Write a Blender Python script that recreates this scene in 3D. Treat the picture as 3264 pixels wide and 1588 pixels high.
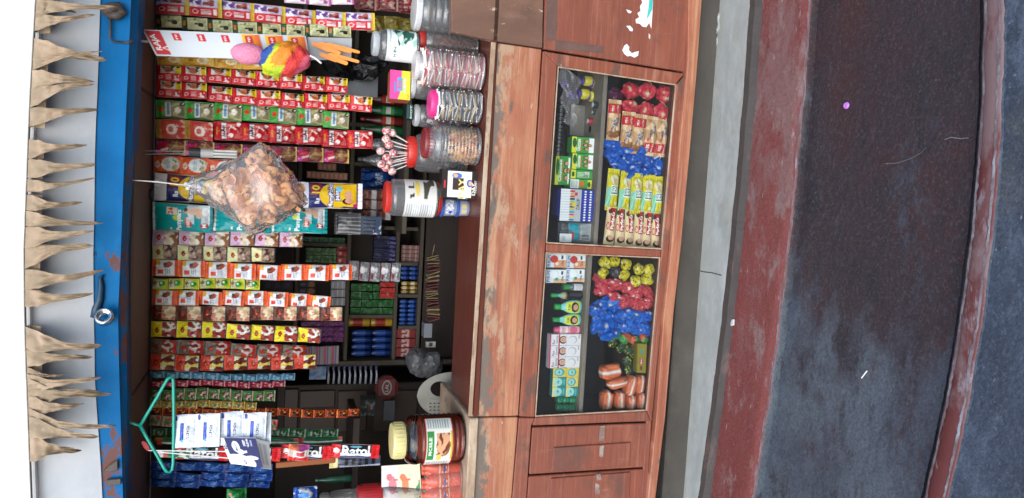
import bpy, bmesh, math, random
import numpy as np
from mathutils import Vector, Matrix, noise, Euler

R_ = math.radians
random.seed(7)
for o in list(bpy.data.objects):
    bpy.data.objects.remove(o)
scene = bpy.context.scene
COL = scene.collection

# ------------------------------------------------------------------ camera
FPX = 2300.0                       # focal length in pixels of the 3264 px wide photograph
PITCH, YAW, ROLL = R_(18), R_(4.4), R_(1.75)
CAM = Vector((0.19, -2.5, 1.65))
FWD = Vector((-math.sin(YAW) * math.cos(PITCH), math.cos(YAW) * math.cos(PITCH), -math.sin(PITCH)))
_r0 = Vector((math.cos(YAW), math.sin(YAW), 0))
_u0 = _r0.cross(FWD)
RGT = _r0 * math.cos(ROLL) + _u0 * math.sin(ROLL)
UPW = -_r0 * math.sin(ROLL) + _u0 * math.cos(ROLL)
cam_d = bpy.data.cameras.new('camera')
cam_d.sensor_fit = 'HORIZONTAL'
cam_d.sensor_width = 36
cam_d.lens = FPX / 3264 * 36
cam_d.clip_start = 0.05
cam_d.clip_end = 2000
cam = bpy.data.objects.new('camera', cam_d)
COL.objects.link(cam)
# the phone was held on its side: the photograph's right is the place's down
_m = Matrix((-UPW, RGT, -FWD)).transposed().to_4x4()
_m.translation = CAM
cam.matrix_world = _m
scene.camera = cam

# ------------------------------------------------------------------ light
world = bpy.data.worlds.new('World')
scene.world = world
world.use_nodes = True
nt = world.node_tree
bg = nt.nodes['Background']
sky = nt.nodes.new('ShaderNodeTexSky')
sky.sky_type = 'NISHITA'
sky.sun_disc = False
SUN_EL, SUN_AZ = 38, 195          # the sun stands high behind the camera, veiled
sky.sun_elevation = R_(SUN_EL)
sky.sun_rotation = R_(SUN_AZ)
sky.air_density = 1.0
sky.dust_density = 1.2
sky.ozone_density = 1.0
nt.links.new(sky.outputs[0], bg.inputs[0])
bg.inputs[1].default_value = 0.15
sun_d = bpy.data.lights.new('sun', 'SUN')
sun_d.energy = 1.1
sun_d.angle = R_(60)
sun_d.color = (1, 0.985, 0.96)
sun = bpy.data.objects.new('sun', sun_d)
COL.objects.link(sun)
az = R_(SUN_AZ)
sdir = Vector((math.sin(az) * math.cos(R_(SUN_EL)), math.cos(az) * math.cos(R_(SUN_EL)), math.sin(R_(SUN_EL))))
sun.rotation_euler = (-sdir).to_track_quat('-Z', 'Y').to_euler()
sun.location = (0, -6, 6)
vs = scene.view_settings
scene.display_settings.display_device = 'sRGB'
vs.view_transform = 'Standard'
vs.look = 'None'
vs.exposure = 1.1
vs.gamma = 1
vs.use_curve_mapping = False
try:
    scene.cycles.max_bounces = 8
    scene.cycles.transparent_max_bounces = 16
    scene.cycles.caustics_reflective = False
    scene.cycles.caustics_refractive = False
    scene.cycles.use_denoising = True
except Exception:
    pass

# ------------------------------------------------------------------ helpers
def ray(x, y):
    return FWD + RGT * ((794 - y) / FPX) - UPW * ((x - 1632) / FPX)
def at(x, y, Y):                   # the point at depth Y seen at a place in the photograph
    d = ray(x, y)
    return CAM + d * ((Y - CAM.y) / d.y)
def atz(x, y, Z):
    d = ray(x, y)
    return CAM + d * ((Z - CAM.z) / d.z)
def px(Y, x=1632, y=794):          # metres in one photograph pixel at depth Y
    return (at(x, y, Y) - CAM).dot(FWD) / FPX
def box_at(x0, x1, y0, y1, Y):     # middle x, bottom z, width, height of a pixel box at depth Y
    xm, ym = (x0 + x1) / 2, (y0 + y1) / 2
    a, b = at(xm, y0, Y), at(xm, y1, Y)
    t, u = at(x0, ym, Y), at(x1, ym, Y)
    return (a.x + b.x) / 2, u.z, abs(a.x - b.x), t.z - u.z

def lin(c):
    if isinstance(c, str):
        c = c.lstrip('#')
        if len(c) == 3:
            c = ''.join(k * 2 for k in c)
        c = [int(c[i:i + 2], 16) / 255 for i in (0, 2, 4)]
        return tuple(k / 12.92 if k <= .04045 else ((k + .055) / 1.055) ** 2.4 for k in c)
    return tuple(c[:3])

# ---- materials
MATS = {}
def newmat(name):
    m = bpy.data.materials.new(name)
    m.use_nodes = True
    n = m.node_tree
    return m, n, n.nodes['Principled BSDF']
def coords(n, scale, rnd=True):
    tc = n.nodes.new('ShaderNodeTexCoord')
    mp = n.nodes.new('ShaderNodeMapping')
    mp.inputs['Scale'].default_value = scale
    n.links.new(tc.outputs['Object'], mp.inputs['Vector'])
    if rnd:
        oi = n.nodes.new('ShaderNodeObjectInfo')
        ml = n.nodes.new('ShaderNodeMath'); ml.operation = 'MULTIPLY'; ml.inputs[1].default_value = 37.0
        n.links.new(oi.outputs['Random'], ml.inputs[0])
        n.links.new(ml.outputs[0], mp.inputs['Location'])
    return mp.outputs[0]
def noise_tex(n, vec, scale=1.0, detail=4, rough=.55, dist=0.0):
    t = n.nodes.new('ShaderNodeTexNoise')
    t.inputs['Scale'].default_value = scale
    t.inputs['Detail'].default_value = detail
    t.inputs['Roughness'].default_value = rough
    t.inputs['Distortion'].default_value = dist
    n.links.new(vec, t.inputs['Vector'])
    return t.outputs['Fac']
def ramp(n, fac, lo, hi, a=0.0, b=1.0):
    r = n.nodes.new('ShaderNodeMapRange')
    r.inputs[1].default_value = lo; r.inputs[2].default_value = hi
    r.inputs[3].default_value = a; r.inputs[4].default_value = b
    n.links.new(fac, r.inputs[0])
    return r.outputs[0]
def mixc(n, fac, a, b):
    m = n.nodes.new('ShaderNodeMix'); m.data_type = 'RGBA'
    if isinstance(fac, float): m.inputs[0].default_value = fac
    else: n.links.new(fac, m.inputs[0])
    for s, v in ((6, a), (7, b)):
        if isinstance(v, tuple): m.inputs[s].default_value = (*v, 1)
        else: n.links.new(v, m.inputs[s])
    return m.outputs[2]
def add_bump(n, p, h, strength, dist=.002):
    b = n.nodes.new('ShaderNodeBump')
    b.inputs['Strength'].default_value = strength
    b.inputs['Distance'].default_value = dist
    n.links.new(h, b.inputs['Height'])
    n.links.new(b.outputs[0], p.inputs['Normal'])
def attr_mat(name, rough, bscale=0, bstr=0, spec=.5, metal=0, vec=(1, 1, 1), dist=.002, coat=0):
    m, n, p = newmat(name)
    a = n.nodes.new('ShaderNodeAttribute'); a.attribute_name = 'print'
    n.links.new(a.outputs['Color'], p.inputs['Base Color'])
    p.inputs['Roughness'].default_value = rough
    p.inputs['Specular IOR Level'].default_value = spec
    p.inputs['Metallic'].default_value = metal
    if coat:
        p.inputs['Coat Weight'].default_value = coat
        p.inputs['Coat Roughness'].default_value = .08
    if bscale:
        add_bump(n, p, noise_tex(n, coords(n, vec), bscale, 3, .6, .6), bstr, dist)
        if coat: n.links.new(p.inputs['Normal'].links[0].from_socket, p.inputs['Coat Normal'])
    MATS[name] = m
attr_mat('foil', .34, 26, 1.0, .25, 0, (1, 1, .5), .011, .16)
attr_mat('card', .5, 90, .05, .4)
attr_mat('gloss', .22, 0, 0, .5)
attr_mat('paper', .75, 60, .2, .3)
attr_mat('crumple', .3, 26, .8, .28, 0, (1, 1, 1), .009, .14)
attr_mat('net', .5, 160, .8, .4, 0, (1, 1, 1), .006)

def plain(c, rough=.5, metal=0, bump=0, bscale=60, var=.12):
    key = (str(c), rough, metal, bump, bscale)
    if key in MATS: return MATS[key]
    m, n, p = newmat('plain_%d' % len(MATS))
    c = lin(c)
    v = coords(n, (1, 1, 1))
    f = noise_tex(n, v, 22, 5)
    n.links.new(mixc(n, ramp(n, f, .3, .7), tuple(k * (1 - var) for k in c), tuple(min(1, k * (1 + var)) for k in c)), p.inputs['Base Color'])
    p.inputs['Roughness'].default_value = rough
    p.inputs['Metallic'].default_value = metal
    if bump: add_bump(n, p, noise_tex(n, v, bscale, 4), bump)
    MATS[key] = m
    return m
def worn(name, base, layers, rough=.6, bump=.2, bscale=40, rlo=None, bd=.003, spec=.4):
    m, n, p = newmat(name)
    cur = lin(base)
    first = None
    for ly in layers:
        c, sc, det, lo, hi, amt = ly[:6]
        f = noise_tex(n, coords(n, sc), 1.0, min(15, det + 3), .7, .2)
        if len(ly) > 6:            # wear that grows towards one side of the thing
            tc = n.nodes.new('ShaderNodeTexCoord')
            dp = n.nodes.new('ShaderNodeVectorMath'); dp.operation = 'DOT_PRODUCT'
            dp.inputs[1].default_value = ly[6][:3]
            n.links.new(tc.outputs['Object'], dp.inputs[0])
            ad = n.nodes.new('ShaderNodeMath'); ad.operation = 'ADD'; ad.inputs[1].default_value = ly[6][3]
            n.links.new(dp.outputs['Value'], ad.inputs[0])
            ad2 = n.nodes.new('ShaderNodeMath'); ad2.operation = 'ADD'
            n.links.new(ad.outputs[0], ad2.inputs[0]); n.links.new(f, ad2.inputs[1])
            f = ad2.outputs[0]
        first = first or f
        cur = mixc(n, ramp(n, f, lo, hi, 0, amt), cur, lin(c))
    n.links.new(cur, p.inputs['Base Color'])
    p.inputs['Specular IOR Level'].default_value = spec
    if rlo is None: p.inputs['Roughness'].default_value = rough
    else: n.links.new(ramp(n, first, .35, .65, rlo, rough), p.inputs['Roughness'])
    add_bump(n, p, noise_tex(n, coords(n, (1, 1, 1), False), bscale, 8, .65), bump, bd)
    MATS[name] = m
def film(name, tint, rough, ior, bscale=0, bstr=0, extra=0.0, dist=.006, vec=(1, 1, 1), milk=0.0):
    """thin clear plastic or glass: passes light, reflects at its surface by Fresnel"""
    m, n, p = newmat(name)
    n.nodes.remove(p)
    out = n.nodes['Material Output']
    tr = n.nodes.new('ShaderNodeBsdfTransparent'); tr.inputs[0].default_value = (*tint, 1)
    gl = n.nodes.new('ShaderNodeBsdfGlossy'); gl.inputs['Roughness'].default_value = rough
    fr = n.nodes.new('ShaderNodeFresnel'); fr.inputs[0].default_value = ior
    mx = n.nodes.new('ShaderNodeMixShader')
    fac = fr.outputs[0]
    if extra:
        ad = n.nodes.new('ShaderNodeMath'); ad.operation = 'ADD'; ad.inputs[1].default_value = extra
        ad.use_clamp = True
        n.links.new(fac, ad.inputs[0]); fac = ad.outputs[0]
    n.links.new(fac, mx.inputs[0])
    n.links.new(tr.outputs[0], mx.inputs[1]); n.links.new(gl.outputs[0], mx.inputs[2])
    if bscale:
        b = n.nodes.new('ShaderNodeBump'); b.inputs['Strength'].default_value = bstr; b.inputs['Distance'].default_value = dist
        n.links.new(noise_tex(n, coords(n, vec), bscale, 3, .6, 1.0), b.inputs['Height'])
        n.links.new(b.outputs[0], gl.inputs['Normal']); n.links.new(b.outputs[0], fr.inputs['Normal'])
    res = mx.outputs[0]
    if milk:
        df = n.nodes.new('ShaderNodeBsdfDiffuse'); df.inputs[0].default_value = (.9, .9, .9, 1)
        m2 = n.nodes.new('ShaderNodeMixShader'); m2.inputs[0].default_value = milk
        n.links.new(res, m2.inputs[1]); n.links.new(df.outputs[0], m2.inputs[2]); res = m2.outputs[0]
    n.links.new(res, out.inputs[0])
    MATS[name] = m
film('glass', (.95, .97, .97), .02, 1.32, milk=.006)
film('jar_clear', (.96, .96, .96), .07, 1.42, 14, .35, .07, milk=.09)
film('bag_clear', (.97, .96, .95), .1, 1.24, 9, .55, .06, .02, milk=.13)
film('wrap_clear', (.96, .96, .96), .15, 1.3, 30, .8, .03, .01, milk=.06)
film('jar_glass', (.97, .97, .97), .04, 1.4, 10, .2, .02)
worn('wood_panel', '#874e3d', [('#703d2e', (3, 3, 14), 6, .35, .7, .8), ('#9c6650', (2.2, 2, 9), 7, .52, .72, .8),
     ('#6b3d32', (1.4, 3, 60), 6, .5, .62, .5), ('#a27060', (1.8, 3, 80), 6, .55, .66, .5), ('#5c463e', (4, 4, 6), 8, .55, .64, .7), ('#a5786a', (30, 9, 6), 7, .6, .75, .5), ('#cdb6a6', (28, 20, 5), 6, .72, .78, .8)], .55, .25, 30, .4)
worn('wood_worn', '#a1644a', [('#8a4f3a', (2.5, 3, 12), 6, .4, .65, .8), ('#b88864', (2, 3, 16), 8, .47, .64, .85), ('#a86c54', (6, 3, 30), 7, .5, .64, .6),
     ('#7d4a3a', (1.2, 3, 70), 6, .5, .62, .55), ('#bb8a72', (1.6, 3, 90), 6, .54, .64, .6), ('#ac9076', (5, 3, 14), 8, .54, .61, .8, (0, 0, 1.6, -1.39)), ('#6b6259', (5, 3, 10), 9, .52, .57, .95, (0, 0, 2.6, -2.32)),
     ('#5f564e', (3.2, 3, 9), 9, .6, .66, .9), ('#cfc0b0', (16, 20, 40), 6, .66, .71, .9), ('#4c423c', (40, 20, 70), 5, .64, .72, .6)], .6, .4, 30, .45)
worn('wood_rail', '#8c4f3b', [('#76402f', (2, 3, 14), 6, .4, .65, .8), ('#aa765c', (3, 3, 18), 8, .54, .68, .8),
     ('#6d4034', (1.4, 3, 70), 6, .5, .62, .5), ('#b08470', (1.8, 3, 90), 6, .55, .66, .5), ('#54463f', (5, 3, 12), 9, .55, .62, .75), ('#c9b4a4', (22, 20, 40), 6, .69, .75, .8)], .55, .3, 35, .4)
worn('wood_leaf', '#765747', [('#64483a', (7, 3, 2.2), 6, .38, .65, .9), ('#8a6a58', (9, 3, 3), 8, .52, .68, .7),
     ('#d8bfa0', (26, 20, 9), 7, .6, .65, .9), ('#4c3a31', (5, 5, 5), 8, .6, .73, .6)], .6, .3, 30, .45)
worn('wood_top', '#5e2f23', [('#522820', (2, 6, 6), 5, .4, .65, .8), ('#6b3b2e', (3, 9, 9), 6, .55, .75, .6)], .42, .12, 30, .3, .003, .3)
worn('wood_edge', '#b9a58c', [('#8e7058', (6, 6, 20), 6, .4, .6, .8), ('#5d4a3c', (9, 9, 20), 6, .58, .7, .8)], .7, .3, 40)
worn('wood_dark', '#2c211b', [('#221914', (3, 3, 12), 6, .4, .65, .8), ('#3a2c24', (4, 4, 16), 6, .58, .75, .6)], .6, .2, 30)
worn('shelf_wood', '#4e463b', [('#3c352c', (6, 4, 14), 6, .4, .65, .8), ('#5d5447', (9, 5, 20), 6, .55, .7, .6)], .7, .2, 30)  # base colour darkened to carry the dimness at the back
worn('case_shelf', '#857c70', [('#6a6258', (6, 4, 14), 6, .4, .65, .8), ('#9a9184', (9, 5, 20), 6, .55, .7, .6)], .7, .2, 30)
worn('ply', '#6b564a', [('#5c483d', (3, 2, 4), 6, .4, .7, .8), ('#7a6350', (2, 8, 4), 6, .58, .75, .5)], .65, .15, 30)
worn('red_paint', '#7c413d', [('#6b3632', (2, 5, 5), 7, .4, .65, .8), ('#7d5f5c', (2.5, 6, 5), 9, .5, .62, .9, (.1, 0, 0, 0)), ('#84706c', (6, 12, 6), 9, .54, .63, .8),
     ('#5c3433', (9, 14, 9), 8, .6, .7, .7), ('#a89692', (14, 40, 20), 7, .62, .68, .8), ('#54464a', (6, 6, 6), 9, .64, .7, .6), ('#582c29', (110, 110, 110), 3, .48, .64, .4), ('#937a76', (100, 100, 100), 3, .54, .68, .35), ('#b5a9a6', (50, 90, 60), 4, .68, .73, .8)], .62, .7, 40, .45, .005)
worn('curb_paint', '#5e302e', [('#74605f', (4, 8, 6), 10, .47, .58, .85, (.09, 0, 0, 0)), ('#5c2e2c', (3, 6, 5), 7, .5, .66, .7),
     ('#857c80', (7, 20, 12), 9, .57, .64, .8), ('#4a4044', (20, 30, 20), 6, .62, .7, .7), ('#b8b6b6', (40, 90, 60), 4, .7, .75, .8)], .6, .5, 26, .45)
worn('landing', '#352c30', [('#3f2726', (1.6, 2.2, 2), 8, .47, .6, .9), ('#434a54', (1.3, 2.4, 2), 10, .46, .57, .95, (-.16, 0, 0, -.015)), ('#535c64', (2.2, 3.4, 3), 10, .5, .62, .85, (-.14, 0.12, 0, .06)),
     ('#29272c', (5, 10, 5), 10, .53, .63, .8), ('#5f666c', (9, 16, 9), 10, .6, .7, .25), ('#432826', (7, 12, 7), 9, .6, .68, .6, (0, -.15, 0, -.1)), ('#242226', (120, 130, 120), 3, .46, .62, .45), ('#6c6c6e', (95, 110, 95), 3, .52, .68, .3), ('#26242a', (14, 30, 14), 8, .58, .66, .5), ('#8d8d8a', (70, 90, 60), 4, .68, .73, .8)], .62, .8, 45, .42, .006)  # worn grey towards one side, with a blue sky cast put into it
worn('ground', '#3d4654', [('#303844', (3, 4, 3), 9, .42, .58, .9), ('#566270', (4, 5, 4), 10, .52, .64, .8), ('#545654', (2, 2, 2), 9, .56, .66, .7), ('#262b34', (110, 120, 110), 3, .46, .62, .45), ('#6b7480', (90, 100, 90), 3, .52, .68, .35), ('#88909a', (40, 50, 40), 5, .63, .7, .7)], .7, .8, 40, .5, .006)  # bluish cast of the sky light put into the colour
worn('cement', '#a3a69f', [('#8b8e88', (3, 5, 4), 8, .4, .65, .8), ('#b4b8b4', (4, 9, 6), 8, .5, .68, .8), ('#8a8370', (2, 3, 2), 6, .56, .72, .7), ('#6a6860', (24, 40, 20), 6, .68, .75, .5)], .8, .5, 24)
worn('cement_edge', '#45413f', [('#363232', (4, 5, 8), 8, .4, .65, .8), ('#6b5552', (6, 5, 20), 8, .58, .68, .6)], .7, .4, 24)
worn('plinth', '#4d4943', [('#3e3b36', (3, 3, 4), 8, .4, .65, .8), ('#5b5750', (5, 3, 7), 8, .54, .7, .7)], .8, .3, 24)  # concrete darkened in its colour for the shade under the counter
worn('pale_rim', '#7d7476', [('#5f4e50', (12, 12, 12), 7, .4, .55, .9), ('#939ba0', (9, 18, 12), 8, .52, .66, .8)], .55, .4, 40)
worn('blue_paint', '#0069a4', [('#005a92', (3, 3, 6), 6, .4, .65, .7), ('#0678b0', (4, 4, 8), 7, .55, .7, .6),
     ('#5c3a30', (7, 9, 12), 9, .6, .63, .95), ('#6f4a3c', (5, 9, 8), 9, .56, .6, .95, (-.12, 0, -1.2, 2.5)), ('#15283a', (22, 22, 34), 6, .66, .7, .8), ('#9ab8c8', (60, 60, 60), 4, .76, .79, .8)], .5, .2, 30, .4, .003, .1)
worn('sheet', '#cccfd2', [('#babec2', (2, 3, 3), 7, .42, .65, .8), ('#d2d5d8', (5, 3, 9), 7, .55, .7, .7), ('#9a9890', (9, 9, 30), 7, .66, .74, .5)], .6, .25, 14)
worn('white_paint', '#f2f2ec', [('#e9e8e0', (4, 4, 4), 6, .45, .65, .8), ('#c9b9a9', (30, 30, 60), 5, .78, .81, .8)], .6, .1, 30)
worn('dry_leaf', '#a08a70', [('#84745c', (14, 14, 9), 6, .4, .62, .9), ('#b59b82', (10, 10, 22), 7, .5, .68, .9),
     ('#6a5a48', (30, 30, 40), 6, .68, .74, .8), ('#8a8c66', (5, 5, 5), 4, .6, .75, .6)], .7, .35, 60)
worn('rust_metal', '#4a423c', [('#6a5040', (20, 20, 20), 6, .5, .6, .8), ('#2c2a2a', (14, 14, 14), 6, .5, .65, .8)], .5, .2, 60)

ORD = 'first second third fourth fifth sixth seventh eighth ninth tenth eleventh twelfth thirteenth fourteenth fifteenth sixteenth seventeenth'.split()
# ---- mesh, objects
def mesh(name, V, Fc, mat=None, smooth=False, cols=None, mats=None, mi=None):
    me = bpy.data.meshes.new(name)
    me.from_pydata([tuple(v) for v in V], [], Fc)
    if mats:
        for k in mats: me.materials.append(MATS[k] if isinstance(k, str) else k)
        me.polygons.foreach_set('material_index', mi)
    elif mat is not None:
        me.materials.append(MATS[mat] if isinstance(mat, str) else mat)
    if cols is not None:
        a = me.color_attributes.new('print', 'FLOAT_COLOR', 'POINT')
        c = np.ones((len(V), 4), dtype=np.float32)
        c[:, :3] = np.asarray(cols, dtype=np.float32)
        a.data.foreach_set('color', c.ravel())
    if smooth:
        me.polygons.foreach_set('use_smooth', [True] * len(me.polygons))
    me.update()
    return me
def obj(name, me, parent=None, loc=(0, 0, 0), rot=(0, 0, 0), scale=None):
    o = bpy.data.objects.new(name, me)
    COL.objects.link(o)
    o.location = loc
    o.rotation_euler = rot
    if scale: o.scale = scale
    if parent: o.parent = parent
    return o
def tag(o, label, cat, group=None):
    o['label'] = label; o['category'] = cat
    if group: o['group'] = group
    return o
def thing(name, label, cat, loc=(0, 0, 0), group=None, rot=(0, 0, 0)):
    return tag(obj(name, None, None, loc, rot), label, cat, group)
def structure(o):
    o['kind'] = 'structure'; return o
class MB:                          # gathers boxes, tubes, lathes into one mesh
    def __init__(s): s.V = []; s.F = []; s.C = []
    def add(s, V, Fc, c=(1, 1, 1)):
        b = len(s.V)
        s.V += [Vector(v) for v in V]
        s.F += [tuple(i + b for i in f) for f in Fc]
        if len(V) and not isinstance(c, np.ndarray): c = np.tile(np.asarray(lin(c), dtype=np.float32), (len(V), 1))
        s.C.append(c)
        return s
    def box(s, x0, x1, y0, y1, z0, z1, c=(1, 1, 1), M=None, e=0.0):
        if e > 0:                  # chamfered corners
            V = []; F8 = []
            for (sx, sy, sz) in [(a, b, c_) for a in (0, 1) for b in (0, 1) for c_ in (0, 1)]:
                X, Yy, Z = (x0, x1)[sx], (y0, y1)[sy], (z0, z1)[sz]
                dx, dy, dz = e * (1 - 2 * sx), e * (1 - 2 * sy), e * (1 - 2 * sz)
                V += [(X, Yy + dy, Z + dz), (X + dx, Yy, Z + dz), (X + dx, Yy + dy, Z)]
            def I(a, b, c_, k): return (a * 4 + b * 2 + c_) * 3 + k
            for a in (0, 1): F8.append([I(a, 0, 0, 0), I(a, 1, 0, 0), I(a, 1, 1, 0), I(a, 0, 1, 0)])
            for b in (0, 1): F8.append([I(0, b, 0, 1), I(1, b, 0, 1), I(1, b, 1, 1), I(0, b, 1, 1)])
            for c_ in (0, 1): F8.append([I(0, 0, c_, 2), I(1, 0, c_, 2), I(1, 1, c_, 2), I(0, 1, c_, 2)])
            for a in (0, 1):
                for b in (0, 1): F8.append([I(a, b, 0, 0), I(a, b, 1, 0), I(a, b, 1, 1), I(a, b, 0, 1)])
                for c_ in (0, 1): F8.append([I(a, 0, c_, 0), I(a, 1, c_, 0), I(a, 1, c_, 2), I(a, 0, c_, 2)])
            for b in (0, 1):
                for c_ in (0, 1): F8.append([I(0, b, c_, 1), I(1, b, c_, 1), I(1, b, c_, 2), I(0, b, c_, 2)])
            for a in (0, 1):
                for b in (0, 1):
                    for c_ in (0, 1): F8.append([I(a, b, c_, 0), I(a, b, c_, 1), I(a, b, c_, 2)])
            Fc = F8
        else:
            V = [(x, y, z) for x in (x0, x1) for y in (y0, y1) for z in (z0, z1)]
            Fc = [(0, 1, 3, 2), (4, 6, 7, 5), (0, 4, 5, 1), (2, 3, 7, 6), (0, 2, 6, 4), (1, 5, 7, 3)]
        if M is not None: V = [M @ Vector(v) for v in V]
        return s.add(V, Fc, c)
    def tube(s, pts, r, n=8, c=(1, 1, 1), cap=True):
        pts = [Vector(p) for p in pts]
        V = []; Fc = []
        up = Vector((0.13, 0.31, 0.94))
        for i, p in enumerate(pts):
            d = (pts[min(i + 1, len(pts) - 1)] - pts[max(i - 1, 0)]).normalized()
            a = d.cross(up)
            if a.length < .05: a = d.cross(Vector((1, 0, 0)))
            a.normalize(); b = d.cross(a)
            rr = r[i] if isinstance(r, (list, tuple)) else r
            V += [p + (a * math.cos(k * 2 * math.pi / n) + b * math.sin(k * 2 * math.pi / n)) * rr for k in range(n)]
        for i in range(len(pts) - 1):
            for k in range(n):
                Fc.append((i * n + k, i * n + (k + 1) % n, (i + 1) * n + (k + 1) % n, (i + 1) * n + k))
        if cap: Fc += [tuple(range(n)), tuple(range((len(pts) - 1) * n, len(pts) * n))]
        return s.add(V, Fc, c)
    def lathe(s, prof, n=20, c=(1, 1, 1), M=None, cols=None):
        V = []; Fc = []; cc = []
        for j, (r, z) in enumerate(prof):
            for k in range(n):
                a = k * 2 * math.pi / n
                V.append(Vector((math.sin(a) * r, -math.cos(a) * r, z)))
                cc.append(lin(cols[j]) if cols else lin(c))
        for j in range(len(prof) - 1):
            for k in range(n):
                Fc.append((j * n + k, j * n + (k + 1) % n, (j + 1) * n + (k + 1) % n, (j + 1) * n + k))
        if M is not None: V = [M @ v for v in V]
        return s.add(V, Fc, np.array(cc, dtype=np.float32))
    def make(s, name, mat, parent=None, loc=(0, 0, 0), rot=(0, 0, 0), smooth=False):
        return obj(name, s.me(name, mat, smooth), parent, loc, rot)
    def me(s, name, mat, smooth=False):
        bm = None
        m = mesh(name, s.V, s.F, mat, smooth, np.concatenate(s.C) if s.C else None)
        bm = bmesh.new(); bm.from_mesh(m)
        bmesh.ops.recalc_face_normals(bm, faces=bm.faces)
        bm.to_mesh(m); bm.free()
        return m
def auto_smooth(me, ang=40):
    bm = bmesh.new(); bm.from_mesh(me)
    for f in bm.faces: f.smooth = True
    for e in bm.edges:
        if len(e.link_faces) == 2 and e.calc_face_angle(0) > R_(ang): e.smooth = False
    bm.to_mesh(me); bm.free()

def slab(name, pts, thick, mat, parent=None, bev=.003, seg=1):
    """a board from its outline (world points, front face) with real thickness away from the viewer"""
    bm = bmesh.new()
    n = (pts[1] - pts[0]).cross(pts[2] - pts[0]).normalized()
    if n.y > 0 or (abs(n.y) < .2 and n.z < 0): n = -n
    f = [bm.verts.new(p) for p in pts]
    b = [bm.verts.new(p - n * thick) for p in pts]
    k = len(pts)
    bm.faces.new(f); bm.faces.new(b[::-1])
    for i in range(k): bm.faces.new((f[i], b[i], b[(i + 1) % k], f[(i + 1) % k]))
    bmesh.ops.recalc_face_normals(bm, faces=bm.faces)
    if bev: bmesh.ops.bevel(bm, geom=list(bm.edges), offset=bev, segments=seg, affect='EDGES', clamp_overlap=True)
    me = bpy.data.meshes.new(name); bm.to_mesh(me); bm.free()
    me.materials.append(MATS[mat] if isinstance(mat, str) else mat)
    return obj(name, me, parent)
def board(name, pp, Y, thick, mat, parent=None, bev=.003):
    return slab(name, [at(x, y, Y) for x, y in pp], thick, mat, parent, bev)

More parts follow.
